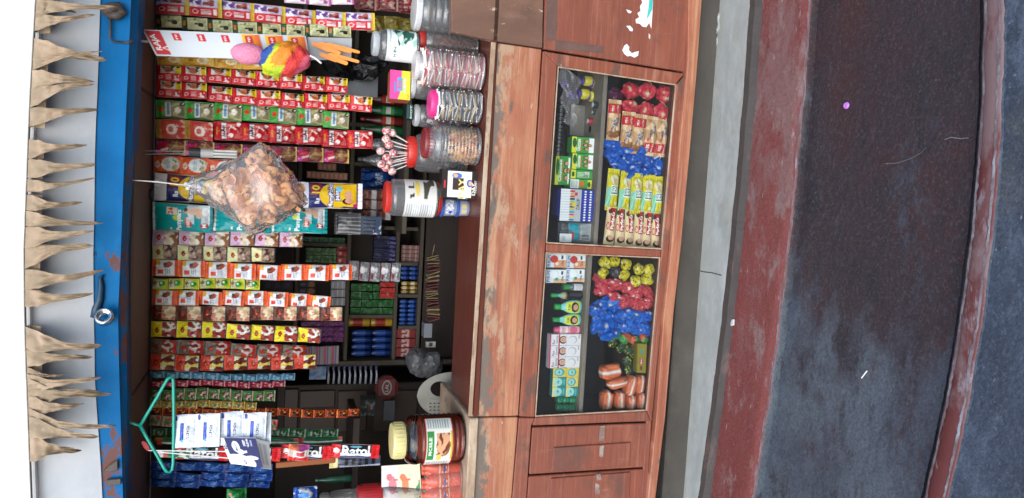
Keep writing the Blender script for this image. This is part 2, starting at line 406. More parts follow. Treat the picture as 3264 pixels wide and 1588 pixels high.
# ---- print: a small canvas that colours the points of a printed face
_TXT = {}
def text_tris(s):
    if s in _TXT: return _TXT[s]
    cu = bpy.data.curves.new('t', 'FONT'); cu.body = s; cu.resolution_u = 2; cu.offset = .03
    ob = bpy.data.objects.new('t', cu)
    me = bpy.data.meshes.new_from_object(ob)
    me.calc_loop_triangles()
    V = np.array([v.co[:2] for v in me.vertices]).reshape(-1, 2)
    Tt = np.array([t.vertices[:] for t in me.loop_triangles]).reshape(-1, 3)
    bpy.data.objects.remove(ob); bpy.data.curves.remove(cu); bpy.data.meshes.remove(me)
    if len(V):
        mn, mx = V.min(0), V.max(0)
        V = (V - (mn + mx) / 2) / (mx - mn).max()          # longest side = 1
    _TXT[s] = V[Tt] if len(V) else np.zeros((0, 3, 2))
    return _TXT[s]
class Canvas:
    def __init__(s, nx, ny, asp, base, ops=()):            # asp = width / height
        s.nx, s.ny, s.asp = nx, ny, asp
        u, v = np.meshgrid(np.linspace(0, 1, nx), np.linspace(0, 1, ny))
        s.u, s.v = u, v
        s.c = np.zeros((ny, nx, 3)); s.c[:] = lin(base)
        for op in ops: getattr(s, op[0])(*op[1:])
    def r(s, x0, y0, x1, y1, c, slant=0.0):
        uu = s.u - slant * (s.v - .5)
        s.c[(uu >= x0) & (uu <= x1) & (s.v >= y0) & (s.v <= y1)] = lin(c)
    def e(s, cx, cy, rx, ry, c):
        s.c[((s.u - cx) / rx) ** 2 + ((s.v - cy) / ry) ** 2 <= 1] = lin(c)
    def g(s, x0, y0, x1, y1, c):                           # soft gradient to c from top to bottom
        m = (s.u >= x0) & (s.u <= x1) & (s.v >= y0) & (s.v <= y1)
        t = ((s.v - y0) / max(1e-6, y1 - y0))[..., None]
        s.c = np.where(m[..., None], s.c * (1 - t) + np.array(lin(c)) * t, s.c)
    def b(s, x0, y0, x1, y1, c, sc=6, th=.05, seed=0):     # blotches
        for j in range(s.ny):
            for i in range(s.nx):
                a, d = s.u[j, i], s.v[j, i]
                if x0 <= a <= x1 and y0 <= d <= y1 and noise.noise(Vector((a * sc * s.asp, d * sc, seed * 7.3 + .5))) > th:
                    s.c[j, i] = lin(c)
    def bars(s, x0, y0, x1, y1, n, c, vert=False, fill=.5):
        for k in range(n):
            if vert:
                w = (x1 - x0) / n; s.r(x0 + k * w, y0, x0 + (k + fill) * w, y1, c)
            else:
                w = (y1 - y0) / n; s.r(x0, y0 + k * w, x1, y0 + (k + fill) * w, c)
    def t(s, txt, cx, cy, size, c, rot=0, fat=0.0):        # size: longest side as a fraction of the height
        ca, sa = math.cos(R_(rot)), math.sin(R_(rot))
        P = text_tris(txt) * size
        X = (P[..., 0] * ca - P[..., 1] * sa); Yv = (P[..., 0] * sa + P[..., 1] * ca)
        Q = np.stack([cx + X / s.asp, cy - Yv], -1)
        m = np.zeros(s.u.shape, bool)
        for a, b_, d in Q:
            x0, x1 = min(a[0], b_[0], d[0]), max(a[0], b_[0], d[0])
            y0, y1 = min(a[1], b_[1], d[1]), max(a[1], b_[1], d[1])
            i0, i1 = int(max(0, x0 * (s.nx - 1))), int(min(s.nx - 1, x1 * (s.nx - 1) + 1))
            j0, j1 = int(max(0, y0 * (s.ny - 1))), int(min(s.ny - 1, y1 * (s.ny - 1) + 1))
            if i1 < i0 or j1 < j0: continue
            U = s.u[j0:j1 + 1, i0:i1 + 1]; Vv = s.v[j0:j1 + 1, i0:i1 + 1]
            def sg(p, q): return (q[0] - p[0]) * (Vv - p[1]) - (q[1] - p[1]) * (U - p[0])
            s1, s2, s3 = sg(a, b_), sg(b_, d), sg(d, a)
            m[j0:j1 + 1, i0:i1 + 1] |= ((s1 >= -1e-9) & (s2 >= -1e-9) & (s3 >= -1e-9)) | ((s1 <= 1e-9) & (s2 <= 1e-9) & (s3 <= 1e-9))
        s.c[m] = lin(c)
    def to(s, txt, cx, cy, size, c, c2, rot=0, k=.012):    # outlined lettering
        for dx, dy in ((1, 0), (-1, 0), (0, 1), (0, -1), (1, 1), (-1, -1), (1, -1), (-1, 1)): s.t(txt, cx + dx * k / s.asp, cy + dy * k, size, c2, rot)
        s.t(txt, cx, cy, size, c, rot)
    def flat(s): return s.c.reshape(-1, 3)
    def mean(s): return tuple(s.c.reshape(-1, 3).mean(0))

def pillow(name, w, h, d, cv, mat='foil', seed=0, wr=.25, seal=.08, back=None, sides=True):
    """a filled sachet: printed front that bulges between flat seals, hung from its top edge (z = 0 down to -h)"""
    V = []; nx, ny = cv.nx, cv.ny
    for j in range(ny):
        for i in range(nx):
            u, v = i / (nx - 1), j / (ny - 1)
            a = min(1, max(0, (v - seal) / (1 - 2 * seal)))
            bulge = (math.sin(math.pi * a) ** .6 if 0 < a < 1 else 0) * (math.sin(math.pi * u) ** .55 if 0 < u < 1 else 0)
            w1 = noise.noise(Vector((u * 5 + seed * 3.1, v * 4, seed * 1.7)))
            w2 = noise.noise(Vector((u * 2.2, v * 9 + seed, seed * .7 + 4)))
            y = -d * bulge * (1 + wr * 1.6 * w1) - d * wr * .7 * w2 * bulge
            if v < seal or v > 1 - seal: y += d * .07 * math.sin(u * 40)
            pin = 1 - .07 * math.sin(math.pi * a) if 0 < a < 1 else 1
            V.append(((u - .5) * w * pin, y, -v * h))
    Fc = [(j * nx + i, (j + 1) * nx + i, (j + 1) * nx + i + 1, j * nx + i + 1) for j in range(ny - 1) for i in range(nx - 1)]
    cols = [tuple(k) for k in cv.flat()]
    b = len(V); bc = lin(back) if back else cv.mean()
    V += [(-w * .5, .0015, 0), (w * .5, .0015, 0), (w * .5, .0015, -h), (-w * .5, .0015, -h), (0, d * .55, -h * .5)]
    Fc += [(b, b + 1, b + 4), (b + 1, b + 2, b + 4), (b + 2, b + 3, b + 4), (b + 3, b, b + 4)]
    Fc += [(0, nx - 1, b + 1, b), ((ny - 1) * nx, b + 3, b + 2, ny * nx - 1)]
    return mesh(name, V, Fc, mat, True, np.array(cols + [bc] * 5))
def printed(name, P, cv, thick, mat='card', side=None, bow=0.0, wr=0.0, seed=0):
    """a printed sheet or box front stretched over four world points (top-left, top-right, bottom-right, bottom-left)"""
    a, b, c, d = [Vector(p) for p in P]
    n = (b - a).cross(d - a).normalized()
    if n.y > 0: n = -n
    V = []; nx, ny = cv.nx, cv.ny
    for j in range(ny):
        for i in range(nx):
            u, v = i / (nx - 1), j / (ny - 1)
            p = a * (1 - u) * (1 - v) + b * u * (1 - v) + c * u * v + d * (1 - u) * v
            k = bow * math.sin(math.pi * u)
            if wr: k += wr * noise.noise(Vector((u * 4 + seed, v * 6, seed * 2.2)))
            V.append(p + n * k)
    Fc = [(j * nx + i, (j + 1) * nx + i, (j + 1) * nx + i + 1, j * nx + i + 1) for j in range(ny - 1) for i in range(nx - 1)]
    cols = [tuple(k) for k in cv.flat()]
    sc_ = lin(side) if side else cv.mean()
    rim = [j for j in range(nx)] + [j * nx + nx - 1 for j in range(1, ny)] + [(ny - 1) * nx + i for i in range(nx - 2, -1, -1)] + [j * nx for j in range(ny - 2, 0, -1)]
    m = len(V)
    V += [V[i] for i in rim] + [V[i] - n * thick for i in rim]
    cols += [sc_] * (2 * len(rim)); L = len(rim)
    Fc += [(m + i, m + (i + 1) % L, m + L + (i + 1) % L, m + L + i) for i in range(L)]
    Fc.append(tuple(range(m + L, m + 2 * L)))
    me = mesh(name, V, Fc, mat, False, np.array(cols))
    if bow or wr: auto_smooth(me, 50)
    return me

# ================================================================== the setting
def poly(pts, n=200, ext=6.0, Z=None, Y=None, wob=0.0, seed=0):
    """an edge running along the steps, through points read from the photograph, at height Z"""
    P = [atz(x, y, Z) for x, y in pts]
    P.sort(key=lambda p: p.x)
    xs = [p.x for p in P]; ys = [p.y for p in P]
    co = np.polyfit(xs, ys, 2)
    lo, hi = xs[0] - .25, xs[-1] + .25
    out = []
    for i in range(n):
        x = lo + (hi - lo) * i / (n - 1)
        out.append(Vector((x, np.polyval(co, x) + wob * noise.noise(Vector((x * 9, seed, 0))) + .45 * wob * noise.noise(Vector((x * 45, seed, 3))), Z)))
    for e, s in ((0, -1), (-1, 1)):
        d = (out[e] - out[1 if e == 0 else -2]).normalized()
        q = out[e] + d * ext
        if e == 0: out.insert(0, q)
        else: out.append(q)
    return out
def loft(name, lines, mat, parent=None, smooth=False):
    n = len(lines[0])
    V = [p for L in lines for p in L]
    Fc = [(j * n + i, j * n + i + 1, (j + 1) * n + i + 1, (j + 1) * n + i) for j in range(len(lines) - 1) for i in range(n - 1)]
    me = mesh(name, V, Fc, mat, smooth)
    bm = bmesh.new(); bm.from_mesh(me); bmesh.ops.recalc_face_normals(bm, faces=bm.faces)
    if sum(f.normal.z - f.normal.y for f in bm.faces) < 0: bmesh.ops.reverse_faces(bm, faces=bm.faces)
    bm.to_mesh(me); bm.free()
    return obj(name, me, parent)
def sh(L, dy=0, dz=0): return [p + Vector((0, dy, dz)) for p in L]

eB = poly([(2312, 0), (2304, 250), (2276, 490), (2240, 800), (2222, 1000), (2187, 1300), (2149, 1588)], Z=0, wob=.008, seed=1)
eC = poly([(2390, 0), (2372, 250), (2354, 490), (2326, 750), (2304, 1000), (2264, 1300), (2224, 1588)], Z=0, wob=.006, seed=2)
ZR = -0.06
eE = poly([(2576, 0), (2569, 250), (2547, 500), (2521, 790), (2483, 1000), (2458, 1150), (2432, 1350), (2406, 1588)], Z=ZR, wob=.008, seed=3)
ZL = ZR - .035
ZC = ZL + .03
eG = poly([(3130, 0), (3128, 190), (3117, 420), (3108, 600), (3090, 788), (3050, 1000), (3021, 1200), (2983, 1400), (2944, 1588)], Z=ZC, wob=.004, seed=4)
eK = poly([(3198, 0), (3195, 250), (3179, 500), (3163, 788), (3128, 1000), (3102, 1180), (3064, 1400), (3019, 1588)], Z=ZC, wob=.005, seed=5)
ZG = ZL - .02
ledge = structure(loft('plinth_ledge', [sh(eB, .5), sh(eB), sh(eC)], 'cement'))
structure(loft('plinth_riser', [sh(eC, 0, 0), sh(eC, .01, -.03), sh(eC, .004, ZR - .004)], 'cement_edge'))
def between(a, b, n): return [[p.lerp(q, k / n) for p, q in zip(a, b)] for k in range(n + 1)]
red = between(sh(eC, .06, ZR), eE, 6)
red = [[p + Vector((0, 0, .004 * noise.noise(Vector((p.x * 2.2, p.y * 5, k))))) if 0 < k < 6 else p for p in L] for k, L in enumerate(red)]
step = structure(loft('red_step', red + [sh(eE, -.003, -.003)], 'red_paint', smooth=True))
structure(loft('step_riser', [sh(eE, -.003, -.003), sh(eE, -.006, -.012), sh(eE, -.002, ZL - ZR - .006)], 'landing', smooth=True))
lan = between(sh(eE, .05, ZL - ZR), sh(eG, .03, -.03), 10)
lan = [[p + Vector((0, 0, .004 * noise.noise(Vector((p.x * 1.8, p.y * 3, 9.1))))) for p in L] for L in lan]
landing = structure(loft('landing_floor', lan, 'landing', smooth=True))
structure(loft('kerb', [sh(eG, .012, -.04), sh(eG, .004, -.008), sh(eG, -.006, 0), sh(eK, .003, 0), sh(eK, 0, -.003)], 'curb_paint', smooth=True))
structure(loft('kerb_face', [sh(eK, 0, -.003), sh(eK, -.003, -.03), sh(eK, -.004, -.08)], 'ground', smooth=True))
def rim(name, L, wmin, wmax, side, par, dz=.0012, seed=0):
    """the paint worn off along an edge: a ragged band lying on the surface"""
    V = []
    for i, p in enumerate(L):
        t = .5 + .5 * noise.noise(Vector((p.x * 9, seed, 1))) + .45 * noise.noise(Vector((p.x * 55, seed, 4)))
        w = max(.0006, wmin + (wmax - wmin) * t)
        V += [p + Vector((0, 0, dz - .001)), p + Vector((0, side * w, dz))]
    Fc = [(2 * i, 2 * i + 1, 2 * i + 3, 2 * i + 2) for i in range(len(L) - 1)]
    return obj(name, mesh(name, V, Fc, 'pale_rim'), par)
rim('worn_edge', sh(eE, -.002), .001, .011, 1, step, .002, 1)
rim('worn_edge', sh(eG, -.006), .002, .013, -1, landing, .002, 2)
rim('worn_edge', sh(eK, .006), .001, .012, 1, landing, .002, 3)
for (x, y, Z, r, par) in ((2286, 60, 0, .02, ledge), (2288, 90, 0, .016, ledge), (2284, 130, 0, .013, ledge), (2140, 1560, 0, .02, ledge)):
    bm = bmesh.new(); bmesh.ops.create_icosphere(bm, subdivisions=3, radius=1)
    for v in bm.verts:
        k = 1 + .5 * noise.noise(v.co * 1.9 + Vector((x, y, 0)))
        v.co = Vector((v.co.x * r * 1.3, v.co.y * r * .8, v.co.z * r * .4)) * k
    me_ = bpy.data.meshes.new('mortar_lump'); bm.to_mesh(me_); bm.free(); me_.materials.append(MATS['cement' if Z == 0 else 'curb_paint'])
    obj('mortar_lump', me_, par, atz(x, y, Z))
G = 400.0
gp = MB(); N = 24
nx = []
V = []; Fc = []
cuts = [-G, -40, -8, -3, -2, -1.5, -1, -.5, 0, .5, 1, 1.5, 2, 3, 8, 40, G]
cy = [-G, -60, -12, -5, -3, -2.4, -2, -1.7, -1.5, -1.3, -1.1, -.9, -.5, 3, 12, 60, G]
for y in cy:
    for x in cuts: V.append((x, y, ZG + (.006 * noise.noise(Vector((x * 2, y * 2, 1))) if abs(x) < 4 else 0)))
k = len(cuts)
Fc = [(j * k + i, j * k + i + 1, (j + 1) * k + i + 1, (j + 1) * k + i) for j in range(len(cy) - 1) for i in range(k - 1)]
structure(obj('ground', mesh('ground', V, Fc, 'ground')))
yd = [sh(eK, .0, -.011)] + [[Vector((p.x * (1 + .3 * k), p.y - d, ZC - .011 + .003 * noise.noise(Vector((p.x * 3, d * 4, 2))))) for p in eK] for k, d in enumerate((.03, .08, .16, .3, .6, 1.2, 3, 8))]
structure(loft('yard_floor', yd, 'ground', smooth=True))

# shop shell round the opening
def bx(name, x0, x1, y0, y1, z0, z1, mat, parent=None, e=.004):
    return MB().box(x0, x1, y0, y1, z0, z1, (1, 1, 1), None, e).make(name, mat, parent)
structure(bx('plinth', -4.2, 4.2, .062, 1.8, -.3, .101, 'plinth'))
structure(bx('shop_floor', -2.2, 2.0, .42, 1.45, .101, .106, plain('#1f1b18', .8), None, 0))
structure(bx('back_wall', -2.2, 2.0, 1.45, 1.55, .1, 2.12, plain('#3c342e', .8, 0, .2)))  # inner walls coloured darker to keep the shop dim
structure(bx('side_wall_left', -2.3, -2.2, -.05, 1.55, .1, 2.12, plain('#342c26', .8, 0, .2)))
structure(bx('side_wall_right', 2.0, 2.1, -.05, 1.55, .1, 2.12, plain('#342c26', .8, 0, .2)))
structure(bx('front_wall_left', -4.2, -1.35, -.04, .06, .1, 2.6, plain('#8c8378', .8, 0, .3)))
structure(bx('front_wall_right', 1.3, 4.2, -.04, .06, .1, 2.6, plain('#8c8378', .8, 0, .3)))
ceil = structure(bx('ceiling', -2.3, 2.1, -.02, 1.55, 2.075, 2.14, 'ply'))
for y in (300, 575, 1195):          # joints between the ceiling boards
    a = at(445, y, .25)
    bx('joint_batten', a.x - .004, a.x + .004, .0, 1.4, 2.071, 2.076, plain('#2c221d', .7), ceil, 0)
structure(bx('roof_slab', -4.2, 4.2, -.04, 1.7, 2.42, 2.6, plain('#8c8378', .8)))  # unseen slab laid over the shop to block light
structure(bx('roof_wall', -4.2, 4.2, -.03, .0, 2.2, 2.42, plain('#8c8378', .8)))

# awning: white fascia board in front, grey sheet sloping back to the beam
YF = -.17
def sline(y): return float(np.interp(y, [-400, 0, 345, 800, 1040, 1588, 2000], [140, 115, 95, 78, 80, 100, 122]))
def bline(y): return float(np.interp(y, [-400, 0, 470, 780, 1000, 1200, 1588, 2000], [345, 320, 305, 297, 297, 303, 327, 352]))
YS_ = list(range(-400, 2001, 100))
aw = thing('awning', 'white painted awning with grey sloping underside above the shop counter', 'awning', (0, 0, 0))
top = [at(sline(y) - 5, y, YF) for y in YS_]
n = len(top)
V = [p + Vector((0, 0, .6)) for p in top] + top + [p + Vector((0, .02, 0)) for p in top] + [p + Vector((0, .02, .6)) for p in top]
Fc = [(j * n + i, j * n + i + 1, ((j + 1) % 4) * n + i + 1, ((j + 1) % 4) * n + i) for j in range(4) for i in range(n - 1)]
o = obj('fascia', mesh('fascia', V, Fc, 'white_paint'), aw)
under = [at(bline(y), y, -.105) for y in YS_]
L0 = [p + Vector((0, .021, -.004)) for p in top]
rows = between(L0, under, 6)
rows = [[p + Vector((0, 0, .006 * noise.noise(Vector((p.x * 3, k * .8, 3))) - .004 * math.sin(math.pi * k / 6))) for p in L] for k, L in enumerate(rows)]
V = [p for L in rows for p in L] + [p + Vector((0, 0, .012)) for L in rows for p in L]
q = len(rows) * n
Fc = [(j * n + i, j * n + i + 1, (j + 1) * n + i + 1, (j + 1) * n + i) for j in range(6) for i in range(n - 1)]
Fc += [tuple(q + i for i in f) for f in Fc]
obj('underside_sheet', mesh('underside_sheet', V, Fc, 'sheet', True), aw)
V = [p + Vector((0, -.001, -.001)) for p in top] + [p + Vector((0, .004, -.014)) for p in top] + [p + Vector((0, .03, -.016)) for p in top]
obj('edge_strip', mesh('edge_strip', V, [(j * n + i, j * n + i + 1, (j + 1) * n + i + 1, (j + 1) * n + i) for j in range(2) for i in range(n - 1)], plain('#e6e6e0', .5)), aw)

# garland of dry leaves
gar = thing('leaf_garland', 'string of dry brown mango leaves hung along the awning edge', 'garland', at(85, 794, YF - .02))
base = gar.location.copy()
MB().tube([at(sline(y) + 1, y, YF - .012) - base for y in YS_], .0025, 6).make('string', plain('#3a342e', .8), gar)
LEAVES = [(-60, -10, 330, -30), (0, 45, 372, 22), (14, 58, 240, 40), (48, 100, 305, 52), (122, 195, 345, 195), (195, 224, 330, 168), (224, 285, 295, 258), (285, 345, 300, 270), (345, 405, 315, 350),
          (445, 505, 275, 462), (508, 568, 308, 525), (572, 612, 308, 567), (620, 670, 260, 645), (672, 720, 335, 710), (722, 790, 305, 735),
          (790, 857, 300, 782), (858, 922, 330, 862), (922, 978, 305, 932), (1042, 1112, 318, 1105), (1112, 1170, 300, 1133), (1170, 1195, 210, 1190), (1190, 1245, 325, 1200),
          (1205, 1255, 360, 1258), (1245, 1305, 320, 1245), (1262, 1325, 265, 1288), (1300, 1345, 370, 1352), (1325, 1390, 315, 1388), (1390, 1470, 255, 1440)]
for li, (ya, yb, tx, ty) in enumerate(LEAVES):
    rnd = random.Random(li * 13 + 1)
    yc = (ya + yb) / 2
    A = at(sline(ya) + 1, ya, YF - .018); B = at(sline(yb) + 1, yb, YF - .018)
    tip = at(tx, ty, YF - .02 + rnd.uniform(-.03, .04))
    mid = (A + B) / 2
    axis = tip - mid; Lg = axis.length
    wv = (A - B); w = wv.length
    sgn = rnd.choice((-1, 1)); bend = rnd.uniform(-.25, .25) * w; roll = rnd.uniform(.25, .6)
    c0 = rnd.uniform(-.6, -.2); c1 = rnd.uniform(.25, .7); hook = rnd.uniform(-.02, .03)
    V = []; nu, nv = 12, 22
    e1 = wv.normalized(); tipw = rnd.uniform(.1, .22)
    for j in range(nv + 1):
        t = j / nv
        wid = w * float(np.interp(t, [0, .18, .4, .6, .85, .96, 1], [1, .96, .54, .34, .26, tipw, .02]))
        ctr = mid + axis * t + e1 * (bend * math.sin(math.pi * t)) + Vector((0, -.018 * math.sin(math.pi * t) - hook * t * t, 0))
        cr = (c0 + (c1 - c0) * min(1, t * 1.5)) * .5                    # a crease that runs slantwise down the blade
        fold = float(np.interp(t, [0, .12, .4, 1], [.08, .35, 1.5, 2.3])) * roll * 1.6
        for i in range(nu + 1):
            s = (i / nu - .5) * sgn
            d_ = s - cr
            ang = fold * max(0, d_) * 2.6
            flat_ = min(d_, 0)
            u_ = cr + flat_ + (math.sin(ang) / max(.05, fold * 2.6) if d_ > 0 else 0)
            out = (1 - math.cos(ang)) / max(.05, fold * 2.6) if d_ > 0 else .35 * fold * d_ * d_
            rag = 1 + (.12 * noise.noise(Vector((t * 11, li * 3.3, s * 2))) if i in (0, nu) else 0)
            p = ctr + e1 * (u_ * wid * sgn * rag) + Vector((0, -1, 0)) * (out * wid + .01 * noise.noise(Vector((s * 4 + li, t * 7, 1))) * min(1, t * 4) + .004 * noise.noise(Vector((s * 11, t * 17, li))))
            p += axis.normalized() * (.006 * noise.noise(Vector((s * 6, li, t * 3))) * t)
            V.append(p - base)
    Fc = [(j * (nu + 1) + i, j * (nu + 1) + i + 1, (j + 1) * (nu + 1) + i + 1, (j + 1) * (nu + 1) + i) for j in range(nv) for i in range(nu)]
    # the folded-over tab that hangs the leaf on its string
    b0 = len(V)
    for j in range(4):
        t = j / 3
        for i in range(nu + 1):
            s = i / nu
            p = B.lerp(A, s) + Vector((0, .02 * math.sin(math.pi * min(1, t)) + .006, .004 * math.sin(math.pi * t) - .05 * max(0, t - .3)))
            V.append(p - base)
    Fc += [(b0 + j * (nu + 1) + i, b0 + j * (nu + 1) + i + 1, b0 + (j + 1) * (nu + 1) + i + 1, b0 + (j + 1) * (nu + 1) + i) for j in range(3) for i in range(nu)]
    obj('leaf', mesh('leaf', V, Fc, 'dry_leaf', True), gar)

# blue steel beam over the opening
be = thing('steel_beam', 'blue painted steel beam with chipped rust spots above the opening', 'beam', (0, 0, 0))
def xl(pairs, Y): return [at(float(np.interp(y, [p[1] for p in pairs], [p[0] for p in pairs])), y, Y) for y in YS_]
bt = xl([(345, -400), (320, 0), (305, 470), (297, 780), (297, 1000), (303, 1200), (327, 1588), (352, 2000)], -.1)
bb = xl([(440, -400), (418, 0), (400, 400), (386, 780), (376, 1000), (380, 1200), (392, 1588), (405, 2000)], -.1)
b2 = xl([(462, -400), (443, 0), (424, 400), (403, 780), (402, 1000), (405, 1200), (405, 1588), (412, 2000)], -.07)
V = [p + Vector((0, 0, .05)) for p in bt] + bb + [p + Vector((0, .012, -.004)) for p in bb] + b2 + [p + Vector((0, .1, 0)) for p in b2] + [p + Vector((0, .13, .16)) for p in b2]
o = obj('web', mesh('web', V, [(j * n + i, j * n + i + 1, (j + 1) * n + i + 1, (j + 1) * n + i) for j in range(5) for i in range(n - 1)], 'blue_paint'), be)
MB().tube([p + Vector((0, .016, -.002)) for p in bb], .004, 6).make('weld_seam', plain('#23405a', .5), be)
# hinge pin with a shiny steel roller
hk = thing('roller_hook', 'blue hinge hook carrying a shiny steel roller on the beam', 'hook', at(325, 1010, -.12))
hb = hk.location.copy()
MB().tube([at(*p, -.108) - hb for p in ((300, 1012), (306, 985), (318, 955), (322, 915), (318, 885), (330, 878))], [.011, .012, .01, .008, .006, .003], 8).make('hook', plain('#24465e', .45), hk, smooth=True)
M_ = Matrix.Translation(at(333, 1012, -.135) - hb) @ Matrix.Rotation(R_(90), 4, 'X') @ Matrix.Rotation(R_(30), 4, 'Y')
MB().lathe([(.012, -.012), (.023, -.012), (.025, -.009), (.025, .012), (.023, .016), (.017, .016), (.015, .01), (.012, .01), (.012, -.012)], 24, (1, 1, 1), M_).make('roller', plain('#c9ccd0', .18, 1), hk, smooth=True)
h2 = thing('iron_bracket', 'dark rusty bracket bolted on the beam near the top corner of the photo', 'bracket', at(370, 30, -.12))
hb = h2.location.copy()
MB().tube([at(*p, -.115) - hb for p in ((325, 35), (350, 28), (378, 22), (392, 40), (372, 50), (340, 48))], [.014, .017, .016, .012, .014, .01], 8).make('clamp', 'rust_metal', h2, smooth=True)
MB().tube([at(*p, -.112) - hb for p in ((352, 50), (352, 90), (350, 118), (360, 133), (402, 136), (425, 130))], .0035, 6).make('hook_rod', 'rust_metal', h2, smooth=True)
h3 = thing('bolt_plate', 'small bent rusty plate on the beam near the bottom corner of the photo', 'bracket', at(370, 1490, -.1))
hb = h3.location.copy()
for pp in (((328, 1502), (350, 1482), (375, 1466), (376, 1500), (352, 1505)), ((338, 1530), (385, 1526), (386, 1545), (342, 1550))):
    slab('plate', [at(*p, -.112) - hb for p in pp], .008, 'rust_metal', h3, .002)
# loose nail and round knot on the ceiling
tag(MB().lathe([(0, 0), (.017, 0), (.019, .008), (0, .008)], 16).make('ceiling_knob', 'wood_dark', None, (at(443, 617, .26).x, .26, 2.066)), 'round dark wooden knob on the brown ceiling boards', 'knob')

# ================================================================== the counter
ct = thing('wooden_counter', 'worn red brown wooden shop counter with two glass showcases', 'counter', (0, 0, 0))
ZT = .952
xl_, xr_ = at(1504, 1330, 0).x, at(1580, 136, 0).x
def top_slab(name, x0, x1, y0, y1, z, th, mat):
    return bx(name, x0, x1, y0, y1, z - th, z, mat, ct, .004)
top_slab('counter_top', xl_ + .003, xr_ + .6, -.006, .36, ZT, .022, 'wood_top')
top_slab('counter_top', -1.7, xl_ - .002, -.01, .5, ZT + .012, .034, 'wood_edge')
slab('edge_strip', [at(1566, 134, -.012), at(1581, 136, -.012), at(1505, 1328, -.012), at(1493, 1326, -.012)], .006, 'wood_edge', ct, .001)
board('apron', [(1581, 136), (1727, 157), (1652, 1326), (1505, 1329)], 0, .025, 'wood_worn', ct)
board('apron', [(1504, 1333), (1652, 1330), (1631, 1588), (1604, 1900), (1488, 1900), (1499, 1588)], .001, .025, 'wood_worn', ct)
board('rail', [(1731, 161), (1776, 208), (1704, 1330), (1655, 1328)], .003, .03, 'wood_rail', ct)
board('rail', [(1655, 1332), (1705, 1333), (1694, 1358), (1655, 1950), (1603, 1950)], .002, .03, 'wood_panel', ct)
board('stile', [(1733, 163), (2182, 235), (2155, 268), (1779, 211)], 0, .032, 'wood_rail', ct)
board('mullion', [(1742, 777), (2109, 797), (2105, 819), (1741, 803)], .001, .032, 'wood_rail', ct)
board('stile', [(1707, 1331), (2062, 1311), (2074, 1343), (1697, 1357)], .001, .032, 'wood_panel', ct)
board('rail', [(2158, 269), (2187, 237), (2077, 1346), (2064, 1311)], .001, .032, 'wood_rail', ct)
board('rail', [(2064, 1312), (2077, 1348), (2040, 1950), (2020, 1950)], .004, .03, 'wood_panel', ct)
board('groove_shade', [(2180, -300), (2215, -300), (2205, 200), (2125, 1000), (2048, 1900), (2030, 1900), (2100, 1000), (2178, 200)], .03, .02, 'wood_dark', ct)  # dark strip set in to paint the shadow of the groove
board('skirting', [(2200, -300), (2248, -300), (2238, 0), (2222, 230), (2198, 500), (2172, 780), (2148, 1000), (2121, 1330), (2090, 1588), (2060, 1900), (2040, 1900), (2066, 1588), (2092, 1345), (2117, 1000), (2142, 780), (2164, 500), (2193, 180)], -.015, .07, 'wood_worn', ct)
board('door_board', [(1698, 1363), (2072, 1349), (2060, 1489), (1687, 1513)], .005, .02, 'wood_panel', ct)
board('door_board', [(1686, 1519), (2060, 1495), (2030, 1900), (1655, 1950)], .005, .02, 'wood_panel', ct)
board('door_panel', [(1766, 1428), (2012, 1411), (2008, 1487), (1758, 1504)], -.002, .0065, 'wood_panel', ct, .002)
board('door_panel', [(1757, 1526), (2010, 1506), (1995, 1800), (1740, 1830)], -.002, .0065, 'wood_panel', ct, .002)
board('hatch_leaf', [(1432, -300), (1738, -300), (1730, 153), (1579, 131), (1440, 102)], -.006, .03, 'wood_leaf', ct)
board('side_panel', [(1742, -300), (2208, -300), (2183, 229), (1733, 156)], .002, .025, 'wood_panel', ct)
worn('residue', '#6a4f47', [('#57423c', (9, 9, 14), 7, .4, .6, .8), ('#d8d4ce', (40, 40, 30), 6, .66, .7, .9)], .7, .3, 40)
board('glue_stain', [(1745, -20), (1778, -20), (1772, 128), (1740, 128)], .0005, .001, 'residue', ct, 0)
board('glue_stain', [(1772, 128), (1925, 148), (1922, 168), (1770, 158)], .0004, .001, 'residue', ct, 0)
worn('smudge', '#7a6258', [('#9b8e84', (20, 20, 20), 6, .45, .6, .9)], .7, .2, 40)
for q in ([(1912, 1358), (1930, 1357), (1924, 1405), (1908, 1407)], [(1912, 1422), (1926, 1420), (1922, 1458), (1910, 1455)], [(1900, 1512), (1914, 1510), (1918, 1530), (1904, 1532)], [(1898, 1540), (1910, 1545), (1912, 1578), (1896, 1574)]):
    board('scuff', q, -.0033, .0008, 'smudge', ct, 0)
# inside of the showcases
zf = .2
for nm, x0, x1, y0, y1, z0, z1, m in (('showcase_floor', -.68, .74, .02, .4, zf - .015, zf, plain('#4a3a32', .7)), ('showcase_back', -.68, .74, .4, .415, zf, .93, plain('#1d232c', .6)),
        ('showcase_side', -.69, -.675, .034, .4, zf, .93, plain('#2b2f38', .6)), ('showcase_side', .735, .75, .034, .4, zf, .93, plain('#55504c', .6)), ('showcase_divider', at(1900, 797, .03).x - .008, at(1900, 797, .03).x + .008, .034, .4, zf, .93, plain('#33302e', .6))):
    bx(nm, x0, x1, y0, y1, z0, z1, m, ct, .001)
ZS = at(1910, 500, .035).z
ZS2 = at(1862, 1050, .035).z
xm = at(1900, 797, .03).x
bx('shelf', xm + .009, .734, .036, .3, ZS - .017, ZS, 'case_shelf', ct, .002)
bx('shelf', -.674, xm - .009, .036, .3, ZS2 - .017, ZS2, 'case_shelf', ct, .002)
PR = [(1779, 211), (2157, 268), (2111, 796), (1741, 776)]
PL = [(1741, 804), (2106, 820), (2063, 1310), (1706, 1329)]
